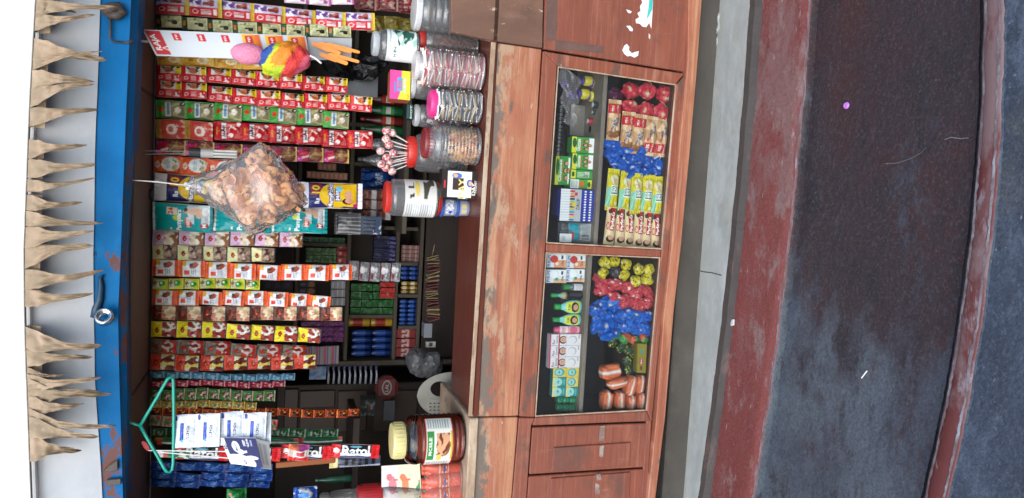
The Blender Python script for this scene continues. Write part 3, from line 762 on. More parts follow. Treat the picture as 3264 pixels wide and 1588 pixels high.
for P_ in (PR, PL):
    cx = sum(p[0] for p in P_) / 4; cy_ = sum(p[1] for p in P_) / 4
    board('glass_pane', [(p[0] + (p[0] - cx) * .02, p[1] + (p[1] - cy_) * .02) for p in P_], .012, .004, 'glass', ct, 0)
    for i in range(4):             # worn putty bead round the pane
        a, b = P_[i], P_[(i + 1) % 4]
        k = .016
        c_, d_ = (b[0] + (cx - b[0]) * k, b[1] + (cy_ - b[1]) * k), (a[0] + (cx - a[0]) * k, a[1] + (cy_ - a[1]) * k)
        board('glazing_bead', [a, b, c_, d_], .004, .008, 'wood_edge', ct, .001)
# torn clear sheet bunched in the upper right corner of the right pane
V = []; nu, nv = 26, 14
for j in range(nv + 1):
    for i in range(nu + 1):
        u, v = i / nu, j / nv
        x = 1778 + 70 * v * (1 - .55 * u) + 22 * u + 6 * math.sin(u * 17)
        y = 198 + 190 * u + (52 * v) * (1 - .6 * u)
        p = at(x, y, -.006 + .006 * noise.noise(Vector((u * 9, v * 5, 3))) - .004 * math.sin(u * 23 + v * 9))
        V.append(p)
o = obj('plastic_sheet', mesh('plastic_sheet', V, [(j * (nu + 1) + i, j * (nu + 1) + i + 1, (j + 1) * (nu + 1) + i + 1, (j + 1) * (nu + 1) + i) for j in range(nv) for i in range(nu)], 'wrap_clear', True))
tag(o, 'torn crumpled clear plastic sheet tacked over a showcase corner', 'plastic sheet')
# torn paper left on the side panel
def scrap(pp, label, c='#d9dcdc', strip=None):
    r = random.Random(len(pp)); cs = [at(*p, .001) for p in pp]
    o = slab('paper_scrap', cs, .0012, plain(c, .8), None, 0)
    tag(o, label, 'paper scrap')
    if strip: slab('teal_strip', [at(*p, -.0004) for p in strip], .0008, plain('#3fb3a6', .7), o, 0)
scrap([(2040, -12), (2082, -12), (2080, 40), (2076, 92), (2070, 72), (2060, 87), (2048, 85), (2040, 76), (2028, 74), (2026, 62), (2038, 55), (2032, 42), (2042, 35), (2040, 20), (2048, 8)],
      'large torn white poster scrap with a teal strip on the red side panel', strip=[(2070, -12), (2082, -12), (2079, 30), (2066, 55), (2062, 60), (2068, 20)])
scrap([(1996, 30), (2006, 33), (2014, 37), (2010, 43), (2002, 41)], 'tiny torn white paper fleck beside the large poster scrap', '#cfd2d2')
scrap([(1996, 83), (2008, 82), (2018, 93), (2016, 100), (2008, 99), (2003, 90)], 'small torn white paper scrap in the middle of the red side panel')
scrap([(1998, 140), (2006, 150), (2005, 160), (2014, 170), (2024, 166), (2036, 163), (2034, 178), (2022, 184), (2010, 178), (2000, 180), (1990, 172), (1984, 160), (1990, 146)],
      'hooked torn white paper scrap nearest the showcase on the red side panel')
scrap([(2068, 107), (2073, 112), (2072, 126), (2068, 120)], 'thin torn white paper sliver under the large poster scrap', '#d0d0cc')
# litter and marks on the steps
p = atz(2701, 337, ZL)
tag(MB().lathe([(0, .006), (.009, .006), (.011, .003), (.011, 0), (0, 0)], 14).make('bottle_cap', plain('#c07ad0', .5), None, p + Vector((0, 0, .002))), 'tiny lilac cap lying on the dark landing', 'cap')
a, b = atz(2764, 1182, ZL + .004), atz(2746, 1205, ZL + .004)
tag(MB().tube([a, b], .002, 6).make('matchstick', plain('#d9d4cc', .7)), 'thin white stick lying on the dark landing', 'stick')
p = atz(2338, 1029, ZR + .004)
tag(MB().box(-.012, .012, -.009, .009, 0, .008, (1, 1, 1), None, .002).make('plaster_chip', plain('#c4c8c6', .7), None, p, (.1, .2, .4)), 'small pale plaster chip lying on the red step', 'chip')
def crack(pts, Z, par, w=.0022, c='#28241f'):
    q = []
    P = [atz(*p, Z + .0012) for p in pts]
    for i in range(len(P) - 1):
        for k in range(5): q.append(P[i].lerp(P[i + 1], k / 5) + Vector((noise.noise(Vector((i * 5 + k, 2, 1))) * .006, noise.noise(Vector((i * 5 + k, 7, 1))) * .004, 0)))
    q.append(P[-1])
    V = []
    for i, c_ in enumerate(q):
        r = w * (.4 + .6 * abs(math.sin(i * 1.7)))
        V += [c_ + Vector((r, 0, 0)), c_ - Vector((r, 0, 0))]
    obj('crack', mesh('crack', V, [(2 * i, 2 * i + 1, 2 * i + 3, 2 * i + 2) for i in range(len(q) - 1)], plain(c, .9)), par)
crack([(2224, 862), (2245, 867), (2270, 870), (2300, 878)], 0, ledge)
crack([(2818, 522), (2860, 520), (2905, 505), (2935, 488), (2952, 470)], ZL + .004, landing, .0012, '#6d6c70')
crack([(3010, 446), (3030, 438), (3060, 442), (3088, 440)], ZL + .004, landing, .0014, '#77767a')

# ================================================================== hanging sachet strips
def D(w, h, base, *ops, nx=None, ny=None):
    return Canvas(nx or 26, ny or 30, w / h, base, ops)
def d_onion(w, h): return D(w, h, '#d42a35', ('r', .5, 0, 1, .88, '#c6c0d4'), ('r', .62, 0, .95, .38, '#6a3a8a'), ('b', .5, 0, 1, .5, '#e4e2ea', 8, .1, 1), ('e', .72, .52, .12, .11, '#8c3b34'), ('e', .82, .68, .12, .1, '#a4564a'), ('e', .68, .7, .1, .09, '#7c302c'),
    ('e', .25, .18, .13, .1, '#f4dede'), ('e', .25, .18, .09, .07, '#d42a35'), ('bars', .12, .36, .42, .68, 4, '#f2d8d8', True, .55), ('r', .1, .74, .4, .84, '#f4e2e2'), ('r', 0, .89, 1, 1, '#d8b93c'))
def d_cream(w, h): return D(w, h, '#d6d5a4', ('r', 0, 0, 1, .24, '#1f4426'), ('r', .3, .05, .7, .17, '#c67a2e'), ('b', 0, .3, 1, 1, '#bfc391', 5, .1, 2), ('e', .38, .74, .16, .12, '#26231c'), ('r', .4, .5, .5, .7, '#2c2a20'), ('b', .5, .3, 1, .6, '#7f9a5c', 7, .15, 5))
def d_gold(w, h): return D(w, h, '#dca63a', ('e', .6, .2, .14, .1, '#b0782a'), ('e', .55, .6, .33, .2, '#f1e3c2'), ('e', .55, .56, .2, .1, '#e2b96a'), ('r', 0, .86, 1, .95, '#e9c860'))
def d_red(w, h, egg='#b0603c'): return D(w, h, '#d22730', ('r', .5, .18, 1, 1, '#e3dcd0'), ('r', .5, .78, 1, 1, '#e4cb2e'), ('r', .86, .82, .96, .96, '#3a3420'), ('e', .74, .5, .2, .17, egg), ('b', .5, .18, 1, .76, '#2c2220', 6, .22, 3), ('e', .24, .2, .12, .09, '#eecaca'), ('e', .24, .2, .08, .06, '#d22730'),
    ('bars', .1, .38, .4, .6, 4, '#ecc4c4', True, .5), ('b', .05, .66, .45, .92, '#f2dcdc', 8, .15, 2), ('r', 0, 0, 1, .04, '#9d1a22'))
def d_green(w, h): return D(w, h, '#3b9a38', ('r', 0, .3, 1, 1, '#8f8a66'), ('e', .5, .16, .16, .09, '#c23a28'), ('r', .12, .34, .95, .5, '#d9e4ea'), ('bars', .2, .37, .88, .48, 3, '#6a8ca6'), ('b', 0, .52, 1, .97, '#b9ad84', 5, .05, 3), ('e', .5, .74, .2, .1, '#efe8d4'), ('e', .84, .9, .11, .08, '#1f2a22'), ('r', 0, 0, .06, 1, '#3b9a38'), ('r', .94, .5, 1, 1, '#3b9a38'), ('t', '10', .84, .9, .09, '#ffffff'))  # pale ellipse in the lower picture is a painted highlight
def d_chilli(w, h): return D(w, h, '#c8202c', ('r', .04, .24, .96, .98, '#a8141f'), ('e', .5, .12, .2, .05, '#d6872e'), ('r', .08, .28, .92, .46, '#ece6e2'), ('t', 'CHILLI', .5, .33, .42, '#5a2a34'), ('t', 'POWDER', .5, .41, .46, '#5a2a34'), ('b', .1, .5, .9, .96, '#d96a62', 5, .0, 4), ('e', .5, .75, .24, .1, '#c81c22'), ('b', .1, .5, .9, .96, '#f3dcd6', 7, .3, 9), ('e', .85, .9, .1, .07, '#f6f0ee'))  # white ellipse near the lower corner is a painted highlight
def d_palered(w, h): return D(w, h, '#c7473c', ('r', 0, 0, 1, .2, '#b08a3e'), ('e', .5, .55, .3, .18, '#ecd9cf'), ('e', .5, .52, .18, .09, '#c86a58'), ('b', 0, .7, 1, 1, '#e0a79c', 6, .1, 1))
def d_mag(w, h): return D(w, h, '#70313c', ('r', .1, .05, .9, .4, '#b5243c', .5), ('r', .3, .05, .45, .42, '#e8c0c0', .5), ('e', .5, .68, .42, .24, '#8a5f3c'), ('b', 0, .45, 1, .95, '#b88f62', 5, .12, 2), ('b', 0, 0, 1, .2, '#c83fa0', 9, .1, 3), ('r', 0, .94, 1, 1, '#d6b45c'))
def d_oran(w, h): return D(w, h, '#dd5526', ('e', .55, .6, .42, .33, '#e9ecea'), ('e', .5, .14, .22, .08, '#f1d9c8'), ('t', 'R', .5, .14, .1, '#b03020'), ('b', .2, .66, .9, .9, '#5c8a3c', 6, .1, 2), ('b', .2, .7, .9, .95, '#d8c08a', 7, .15, 5), ('r', .3, .45, .8, .5, '#9fb2c6'), ('r', .3, .54, .75, .58, '#9fb2c6'))
def logo_(c, x, y): return [('e', x, y, .2, .075, '#7c1c1c'), ('e', x, y, .16, .05, '#a62a1e'), ('t', 'MJS', x, y, .09, '#f0d040')]
def d_mdh(w, h, base, pic, blob, blob2, seed): return D(w, h, base, ('r', 0, .42, 1, .96, pic), ('b', 0, .44, 1, .95, blob, 4, -.05, seed), ('b', 0, .44, 1, .95, blob2, 6, .18, seed + 3), ('r', 0, .96, 1, 1, '#2c2a28'), *logo_(base, .48, .24), ('e', -.2, .34, .6, .12, base), ('r', 0, .385, .9, .4, '#efe9d9'))
def d_white(w, h): return D(w, h, '#e6e8ea', ('r', 0, 0, 1, .16, '#dc5a2a'), ('r', 0, .86, 1, 1, '#dc5a2a'), ('r', .16, .24, .42, .44, '#d8483a'), ('bars', .16, .5, .5, .72, 3, '#8fa0b4'), ('e', .68, .56, .15, .14, '#8c2a2e'), ('e', .78, .64, .15, .12, '#b0503a'), ('e', .78, .5, .1, .07, '#2e4a34'), ('r', .72, .16, 1, .3, '#e0ac3c'))
def d_lime(w, h): return D(w, h, '#cdd23a', ('r', .12, .08, .88, .6, '#cfc8a8'), ('b', .12, .08, .88, .55, '#7c6a4c', 6, .1, 1), ('e', .55, .62, .28, .2, '#2f9a3a'), ('e', .6, .58, .1, .07, '#d8f0d0'), ('r', 0, 0, 1, .06, '#57362a'))
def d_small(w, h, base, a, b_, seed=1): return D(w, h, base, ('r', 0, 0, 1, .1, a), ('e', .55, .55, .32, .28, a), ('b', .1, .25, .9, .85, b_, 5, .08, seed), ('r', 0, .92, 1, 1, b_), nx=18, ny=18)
def d_mamy(w, h): return D(w, h, '#20276a', ('r', 0, 0, 1, .16, '#e4e6ee'), ('r', .52, .18, .97, .36, '#8a1f30'), ('t', '10', .75, .27, .13, '#f4d23a', 0), ('t', 'Rs', .28, .29, .09, '#f2f2f6'), ('e', .52, .58, .52, .26, '#f0c41c'), ('r', .06, .52, .98, .9, '#f0c41c'), ('to', 'MamyPoko', .5, .5, .41, '#fafafa', '#22308c'), ('to', 'pants', .56, .6, .2, '#fafafa', '#22308c'), ('e', .28, .76, .13, .09, '#2c221c'), ('e', .3, .785, .11, .07, '#dca27e'), ('e', .52, .77, .2, .06, '#e2b08c'), ('e', .78, .62, .12, .05, '#7cc4dc'), ('e', .12, .9, .08, .05, '#c02860'), ('r', 0, .93, 1, 1, '#e8e8ee'), nx=56, ny=90)
def d_pamp(w, h): return D(w, h, '#0f9a9c', ('r', 0, 0, 1, .04, '#dfe9ea'), ('r', .66, .24, .9, .42, '#e7d6c2'), ('t', '24', .78, .31, .12, '#c84a3a'), ('e', .55, .42, .1, .07, '#c2d24a'), ('t', 'Pampers', .44, .46, .42, '#f4f8f8'), ('r', .2, .56, .58, .66, '#c84030'), ('t', 'pants', .39, .61, .2, '#f6e6e0'), ('e', .48, .73, .12, .09, '#d8e6c4'), ('e', .45, .74, .11, .08, '#0f9a9c'),
    ('e', .95, .82, .75, .24, '#cfd8dc'), ('r', .1, .7, .7, .82, '#0f9a9c'), ('e', .82, .58, .08, .055, '#d6a98a'), ('e', .86, .56, .07, .03, '#3c2a20'), ('e', .8, .72, .12, .13, '#dcb498'), ('e', .66, .78, .12, .05, '#dcb498'), ('e', .78, .88, .14, .06, '#f0f2f2'), ('e', .26, .86, .1, .065, '#b8323c'), ('t', 'M', .26, .86, .07, '#fff'), ('r', .04, .3, .14, .33, '#d8d8d8'), ('r', 0, .95, 1, 1, '#0c8486'), nx=60, ny=90)
def d_blue(w, h): return D(w, h, '#1c3f86', ('e', .55, .5, .38, .28, '#2c5aa8'), ('b', .1, .2, .9, .8, '#7fa8a8', 4, .2, 2), ('r', 0, 0, 1, .06, '#122c66'), nx=18, ny=24)
def d_rat(w, h): return D(w, h, '#d6dade', ('r', 0, 0, 1, .19, '#c81f26'), ('r', 0, .83, 1, 1, '#c81f26'), ('r', .42, .19, 1, .83, '#14171e'), ('r', .0, .19, .16, .83, '#2a3c6a'), ('t', 'Ratol', .6, .51, .58, '#f4f6f6', -90), ('e', .55, .105, .2, .06, '#f2f0ee'), ('r', .52, .08, .58, .13, '#202020', .3), ('e', .9, .5, .07, .12, '#7cc0d8'), nx=40, ny=72)
def d_pond(w, h): return D(w, h, '#dfe6ee', ('r', .2, .3, .78, .46, '#1f3fa0'), ('bars', .25, .34, .7, .42, 2, '#4a68c0'), ('t', 'POND\'S', .48, .62, .62, '#3a4456', 180), ('e', .9, .1, .09, .07, '#283a8a'), ('e', .2, .4, .05, .06, '#3aa0c8'), ('r', .1, .9, .9, .915, '#b4becb'), ('r', .3, .12, .8, .14, '#a8b4c4'), ('r', 0, 0, 1, .02, '#b9c2cc'), nx=52, ny=40)

YS = .3
DIMS = {}
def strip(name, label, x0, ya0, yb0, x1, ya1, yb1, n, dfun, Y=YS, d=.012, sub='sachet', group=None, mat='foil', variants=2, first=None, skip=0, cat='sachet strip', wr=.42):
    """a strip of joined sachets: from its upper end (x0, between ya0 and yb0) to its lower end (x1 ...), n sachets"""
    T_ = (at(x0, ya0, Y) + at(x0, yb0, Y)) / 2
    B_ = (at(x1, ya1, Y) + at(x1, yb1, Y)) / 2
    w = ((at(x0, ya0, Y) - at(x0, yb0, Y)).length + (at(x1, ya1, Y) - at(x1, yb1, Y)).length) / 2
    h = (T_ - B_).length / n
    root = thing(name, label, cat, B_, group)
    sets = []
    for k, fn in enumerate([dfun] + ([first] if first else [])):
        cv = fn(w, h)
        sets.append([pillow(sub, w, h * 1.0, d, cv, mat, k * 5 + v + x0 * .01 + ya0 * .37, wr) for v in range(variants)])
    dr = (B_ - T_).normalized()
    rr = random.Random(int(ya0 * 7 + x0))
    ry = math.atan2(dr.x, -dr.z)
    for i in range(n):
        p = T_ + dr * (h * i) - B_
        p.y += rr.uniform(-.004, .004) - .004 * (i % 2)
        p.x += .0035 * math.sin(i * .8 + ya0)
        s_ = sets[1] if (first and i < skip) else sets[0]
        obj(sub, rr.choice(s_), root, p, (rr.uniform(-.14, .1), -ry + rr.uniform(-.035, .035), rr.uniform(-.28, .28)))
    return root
mdh = lambda *a: (lambda w, h: d_mdh(w, h, *a))
sml = lambda *a: (lambda w, h: d_small(w, h, *a))
strip('sachet_strip', 'white and pink sachet strip cut by the top edge of the photo', 905, -45, 8, 1127, -30, 22, 3, sml('#e8e2ea', '#d8a8c0', '#b85c9a'), YS + .03)
strip('sachet_strip', 'red and purple sachets with onion pictures on the hanging row', 497, -12, 43, 1194, 43, 103, 7, d_onion, d=.012)
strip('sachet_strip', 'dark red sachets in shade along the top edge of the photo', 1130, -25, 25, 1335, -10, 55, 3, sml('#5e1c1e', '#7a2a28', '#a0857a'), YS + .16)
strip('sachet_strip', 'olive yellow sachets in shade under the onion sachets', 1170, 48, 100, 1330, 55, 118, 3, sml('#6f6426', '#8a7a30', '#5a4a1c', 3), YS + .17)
strip('sachet_strip', 'cream sachets with dark green bands and a black spoon picture', 497, 46, 96, 1118, 92, 120, 8, d_cream)
strip('sachet_strip', 'golden yellow sachets half hidden by the price card', 500, 177, 208, 860, 188, 228, 4, d_gold)
strip('sachet_strip', 'red sachets with yellow corners hanging next to the golden sachets', 497, 207, 255, 1107, 246, 296, 8, d_red)
strip('sachet_strip', 'red sachets with yellow corners and egg pictures next to the green sachets', 497, 259, 312, 1185, 312, 361, 9, lambda w, h: d_red(w, h, '#c4703e'))
strip('sachet_strip', 'bright green spice sachets with white labels', 497, 313, 374, 1112, 358, 408, 7, d_green)
strip('sachet_strip', 'red chilli powder sachets with white labels', 497, 376, 440, 1187, 418, 473, 8, d_chilli, first=d_palered, skip=2, d=.012)
strip('sachet_strip', 'shiny magenta and brown sachets behind the snack bag', 497, 442, 492, 1113, 476, 523, 7, d_mag, d=.012)
strip('sachet_strip', 'orange sachets with a white oval above the snack bag', 490, 498, 556, 752, 512, 568, 3, d_oran)
strip('diaper_pack_strip', 'navy and yellow diaper packs with a sleeping baby picture', 492, 555, 640, 1158, 588, 672, 3, d_mamy, YS - .015, .022, 'diaper_pack', variants=1, cat='diaper packs', wr=.12)
strip('diaper_pack_strip', 'teal diaper packs with a crawling baby picture', 487, 640, 731, 1044, 663, 748, 3, d_pamp, YS - .02, .022, 'diaper_pack', variants=1, cat='diaper packs', wr=.1)
strip('sachet_strip', 'lilac sachets with a round red logo beside the teal diaper packs', 487, 727, 777, 966, 742, 792, 6, mdh('#cfaac6', '#d8c8b0', '#9c6a44', '#e8e0d0', 1))
strip('sachet_strip', 'pale cream sachets with brown powder pictures and round red logo', 486, 781, 829, 877, 786, 834, 5, mdh('#d8d6a0', '#8a7462', '#4c332a', '#b89c88', 4))
strip('sachet_strip', 'white sachets with orange ends, the longer of two alike', 484, 831, 882, 1123, 846, 897, 8, d_white)
strip('sachet_strip', 'small lime yellow sachets with green balls', 485, 884, 918, 828, 891, 925, 7, d_lime)
strip('sachet_strip', 'white sachets with orange ends, the shorter of two alike', 486, 922, 966, 1053, 937, 986, 8, d_white)
strip('sachet_strip', 'chocolate brown sachets with pale pink meat pictures', 482, 971, 1019, 1092, 981, 1026, 8, mdh('#5a2c1e', '#cfae86', '#c07a64', '#e4d2b0', 6))
strip('sachet_strip', 'white and bright yellow sachets with red chilli pictures', 481, 1024, 1074, 1023, 1041, 1091, 7, mdh('#e2cf24', '#dfe0d4', '#8c2420', '#a8483a', 8))
strip('sachet_strip', 'grey brown sachets with red chilli pictures', 480, 1082, 1127, 977, 1099, 1143, 6, mdh('#6a5748', '#b8b0a4', '#b0281e', '#7c1a14', 9))
strip('sachet_strip', 'orange red sachets with pale food pictures', 479, 1128, 1176, 1008, 1132, 1183, 7, mdh('#c4402a', '#d8d6c0', '#6a2a22', '#e0c85a', 11))
strip('sachet_strip', 'small blue grey sachets between orange and dark red ones', 478, 1181, 1209, 940, 1196, 1214, 11, sml('#3f6a80', '#5a8aa0', '#86aabb'), variants=1)
strip('sachet_strip', 'narrow dark red foil sachets under the blue grey ones', 476, 1211, 1233, 909, 1214, 1233, 11, sml('#7c1a2c', '#a83444', '#e09a98'), variants=1)
strip('sachet_strip', 'small green sachets crossed by the teal hanger', 475, 1236, 1274, 877, 1244, 1278, 11, sml('#2f7a30', '#7c3a40', '#c8b8a4', 4), variants=1)
strip('sachet_strip', 'small ochre sachets beneath the green ones', 474, 1273, 1300, 818, 1281, 1303, 9, sml('#b3842e', '#5a8a6a', '#d6b46a', 2), variants=1)
strip('sachet_strip', 'long narrow strip of tiny red and orange sachets', 474, 1301, 1325, 1146, 1304, 1331, 17, sml('#a83a1c', '#d8882c', '#3a1a12', 7), variants=1)
strip('sachet_strip', 'small white and red sachets behind the white cream sachets', 472, 1327, 1358, 884, 1336, 1371, 10, sml('#b8b4a4', '#3c7a3a', '#c03a34', 3), variants=1)
strip('sachet_strip', 'dark green sachets behind the white cream sachets', 474, 1361, 1388, 1078, 1366, 1391, 11, sml('#1c5a2e', '#2c2a2a', '#8aa48a', 5), variants=1, Y=YS + .02)
strip('sachet_strip', 'olive green sachets at the top behind the teal hanger', 476, 1389, 1410, 620, 1392, 1412, 3, sml('#6f6a20', '#8a8428', '#3a3a14', 5), variants=1, Y=YS + .02)
strip('detergent_strip', 'shiny dark blue sachet strip nearest the black and white sachets', 480, 1470, 1497, 868, 1482, 1512, 5, d_blue, group='dark blue sachet strips')
strip('detergent_strip', 'middle one of the three shiny dark blue sachet strips', 480, 1499, 1524, 868, 1510, 1536, 5, d_blue, group='dark blue sachet strips')
strip('detergent_strip', 'shiny dark blue sachet strip nearest the bottom edge of the photo', 480, 1526, 1550, 860, 1534, 1556, 5, d_blue, group='dark blue sachet strips')
def d_tooth(w, h): return D(w, h, '#8f9094', ('r', 0, 0, 1, .12, '#5a1c20'), ('e', .62, .35, .2, .2, '#e4e4e6'), ('r', .5, .45, .72, .85, '#dcdce0'), ('r', .1, .2, .4, .4, '#7a2428'), ('b', 0, .5, .5, 1, '#b8b8bc', 6, .1, 2), nx=18, ny=18)
strip('sachet_strip', 'silver grey sachets with white tooth pictures in front of the back shelves', 1108, 833, 888, 1276, 838, 902, 5, d_tooth, .7)
# wire that the strips hang on
wr_ = thing('hanging_wire', 'thin steel wire that carries the sachet strips under the ceiling', 'wire', at(488, 794, YS + .012))
MB().tube([at(float(np.interp(y, [-300, 0, 800, 1600, 1800], [505, 498, 486, 478, 476])), y, YS + .012) - wr_.location for y in range(-300, 1801, 300)], .0018, 6).make('wire', plain('#6a6a6a', .4, .6), wr_)

# ================================================================== things hung in front
YH = .03
# price card
rc = Canvas(46, 150, .165, '#cfd4d8', (('r', .06, .012, .97, .1, '#c2232b'), ('t', 'RAJA', .52, .045, .105, '#f4e9e6'), ('t', 'A', .3, .08, .03, '#f4d0c8')))
for k in range(6):
    y0 = .105 + k * .148
    if k >= 3: rc.r(.06, y0 + .03, .96, y0 + .146, '#e8c23c'); rc.g(.06, y0 + .03, .96, y0 + .146, '#e0521c')
    rc.r(0, y0 + .146, 1, y0 + .149, '#aab0b6'); rc.r(.62, y0 + .05, .9, y0 + .1, '#c8282c'); rc.t('RAJA', .76, y0 + .075, .034, '#f6e0dc')
card = thing('price_card', 'long white cardboard card with red headings hung beside the pot scrubber', 'card', at(985, 155, YH))
P4 = [at(498, 178, YH), at(453, 94, YH), at(975, 115, YH + .04), at(986, 196, YH + .04)]
obj('card', printed('card', [p - card.location for p in P4], rc, .002, 'card', '#e8e8e6', .006), card)
MB().tube([at(425, 128, -.03) - card.location, at(470, 133, YH - .004) - card.location], .004, 6).make('hanging_tape', plain('#c4c8cc', .3), card)
gc = thing('grey_card', 'grey board with orange knives stuck on it below the price card', 'card', at(1120, 155, YH + .05))
slab('card', [p - gc.location for p in (at(978, 192, YH + .05), at(980, 118, YH + .05), at(1122, 122, YH + .05), at(1120, 190, YH + .05))], .002, plain('#a5a8aa', .6), gc, .0005)
KNL = ['bright orange plastic knife with its tip nearest the price card', 'bright orange plastic knife second along the upper row', 'bright orange plastic knife reaching lowest in the upper row', 'bright orange plastic knife of the other pair, tip nearer the price card', 'bright orange plastic knife of the other pair, handle reaching lowest']
KN = [((992, 138), (1085, 172), 15), ((1015, 137), (1120, 168), 11), ((1040, 140), (1146, 168), 11), ((1016, 172), (1108, 204), 14), ((1045, 172), (1144, 198), 11)]
for i, (a, b, w) in enumerate(KN):
    A, B = at(*a, YH + .042 - i * .003), at(*b, YH + .03 - i * .003)
    d_ = (B - A); L = d_.length; d_.normalize()
    nrm = Vector((0, -1, 0)); sd = d_.cross(nrm).normalized()
    w *= px(YH)
    o = thing('plastic_knife', KNL[i], 'knife', B, 'orange knives on the grey board')
    def prism(pts, th):
        V = [A + d_ * (u * L) + sd * (v * w) - B for u, v in pts]
        k = len(V)
        V2 = [v + nrm * th for v in V]
        return MB().add(V + V2, [tuple(range(k)), tuple(range(k, 2 * k))] + [(j, (j + 1) % k, k + (j + 1) % k, k + j) for j in range(k)])
    prism([(0, .1), (.06, -.4), (.5, -.5), (.62, -.5), (.62, .5), (.4, .5), (.1, .4)], .003).make('blade_sheath', plain('#e8892c', .4), o)
    prism([(.6, -.42), (.96, -.36), (1, -.2), (1, .25), (.96, .4), (.6, .42)], .007).make('handle', plain('#ea8b2e', .35), o)
# scrubbers
def ellip(c, rx, ry, rz, colf, nu=36, nv=22, amp=.03, freq=5, seed=0):
    V = []; C = []
    for j in range(nv + 1):
        th = math.pi * j / nv
        for i in range(nu):
            ph = 2 * math.pi * i / nu
            n_ = Vector((math.sin(th) * math.sin(ph), -math.sin(th) * math.cos(ph), math.cos(th)))
            k = 1 + amp * noise.noise(n_ * freq + Vector((seed, 0, 0)))
            V.append(Vector((n_.x * rx * k, n_.y * ry * k, n_.z * rz * k)) + c)
            C.append(lin(colf(n_)))
    Fc = [(j * nu + i, j * nu + (i + 1) % nu, (j + 1) * nu + (i + 1) % nu, (j + 1) * nu + i) for j in range(nv) for i in range(nu)]
    return V, Fc, np.array(C)
s_ = px(YH)
c0 = at(792, 172, YH - .03)
V, Fc, C_ = ellip(Vector((0, 0, 0)), 29 * s_, .03, 46 * s_, lambda n_: '#e58aa6', amp=.06)
tag(obj('sponge', mesh('sponge', V, Fc, 'net', True, C_), None, c0), 'pink oval bath sponge hung beside the price card', 'sponge')
c1 = at(908, 190, YH - .03)
def rain(n_):
    t = n_.z + .55 * n_.x
    k = noise.noise(n_ * 6) * .1
    t += k
    if t > .78 - .2: return '#2a4f96' if t > .72 else '#c8d62a'
    if t > .32: return '#c8d62a' if n_.x < -.25 else '#f0932c'
    if t > -.2: return '#f0882a' if n_.x > -.45 else '#b8d030'
    return '#e04440' if t > -.75 else '#e0627a'
V, Fc, C_ = ellip(Vector((0, 0, 0)), 47 * s_, .05, 70 * s_, rain, 48, 30, .16, 3.2, 4)
o = tag(obj('net_scrubber', mesh('net_scrubber', V, Fc, 'net', True, C_), None, c1, (0, R_(-12), 0)), 'rainbow coloured net bath scrubber hung beside the price card', 'scrubber')
MB().tube([Vector((0, -.03, -68 * s_)), Vector((-8 * s_, -.03, -80 * s_)), Vector((-24 * s_, -.028, -95 * s_))], .003, 6).make('cord', plain('#e8e4dc', .7), o)

# bag of fried snacks
OUT = [(590, 588, 598), (603, 580, 604), (622, 570, 612), (650, 552, 632), (700, 530, 668), (750, 505, 705), (785, 482, 735), (802, 466, 752), (820, 456, 745), (836, 452, 735), (850, 466, 726), (866, 482, 720), (900, 515, 706), (940, 570, 685), (972, 628, 652), (978, 638, 646)]
BY = -.02
bag = thing('snack_bag', 'clear tied plastic bag full of fried snack rings hanging on a string', 'snack bag', at(978, 642, BY))
bl = bag.location.copy()
NS = 40; V = []
vv = [o_[0] for o_ in OUT]
ring = 34
def bag_sec(x):
    a, b = at(x, float(np.interp(x, vv, [o_[1] for o_ in OUT])), BY), at(x, float(np.interp(x, vv, [o_[2] for o_ in OUT])), BY)
    c = (a + b) / 2; hw = (a - b).length / 2
    t = (x - 590) / 390
    return c, hw, min(.085, hw * (.9 if t < .5 else .75)) + .003
for j in range(NS + 1):
    x = 590 + 388 * j / NS
    c, hw, dp = bag_sec(x)
    for i in range(ring):
        a = 2 * math.pi * i / ring
        k = 1 + .1 * noise.noise(Vector((math.cos(a) * 3, math.sin(a) * 3, j * .16))) + .14 * math.sin(a * 8) * max(0, 1 - j / 18)
        V.append(c + Vector((math.sin(a) * hw * k, -math.cos(a) * dp * k, .006 * math.sin(a * 5 + j))) - bl)
Fc = [(j * ring + i, j * ring + (i + 1) % ring, (j + 1) * ring + (i + 1) % ring, (j + 1) * ring + i) for j in range(NS) for i in range(ring)]
obj('bag_film', mesh('bag_film', V, Fc, 'bag_clear', True), bag)
MB().tube([at(412, 574, -.03) - bl, at(500, 580, -.025) - bl, at(600, 592, BY) - bl], .002, 6).make('string', plain('#d8d4cc', .8), bag)
MB().tube([at(588, 585, BY) - bl, at(606, 594, BY) - bl, at(596, 604, BY) - bl], .008, 8).make('knot', plain('#cfcfca', .4), bag)
V = []
for j in range(21):
    x = 712 + 245 * j / 20
    cc, hw, dp = bag_sec(x)
    for i in range(24):
        a = 2 * math.pi * i / 24
        k = .62 * (1 + .22 * noise.noise(Vector((math.cos(a) * 4, math.sin(a) * 4, j * .8)))) * (.5 if j in (0, 20) else 1)
        V.append(cc + Vector((math.sin(a) * hw * k, -math.cos(a) * dp * k, 0)) - bl)
o = obj('snack_core', mesh('snack_core', V, [(j * 24 + i, j * 24 + (i + 1) % 24, (j + 1) * 24 + (i + 1) % 24, (j + 1) * 24 + i) for j in range(20) for i in range(24)] + [tuple(range(24)), tuple(range(480, 504))], plain('#b0703a', .7, 0, .5, 40)), bag)  # solid amber core added to lighten dark gaps between the snacks
o['kind'] = 'stuff'
curls = []
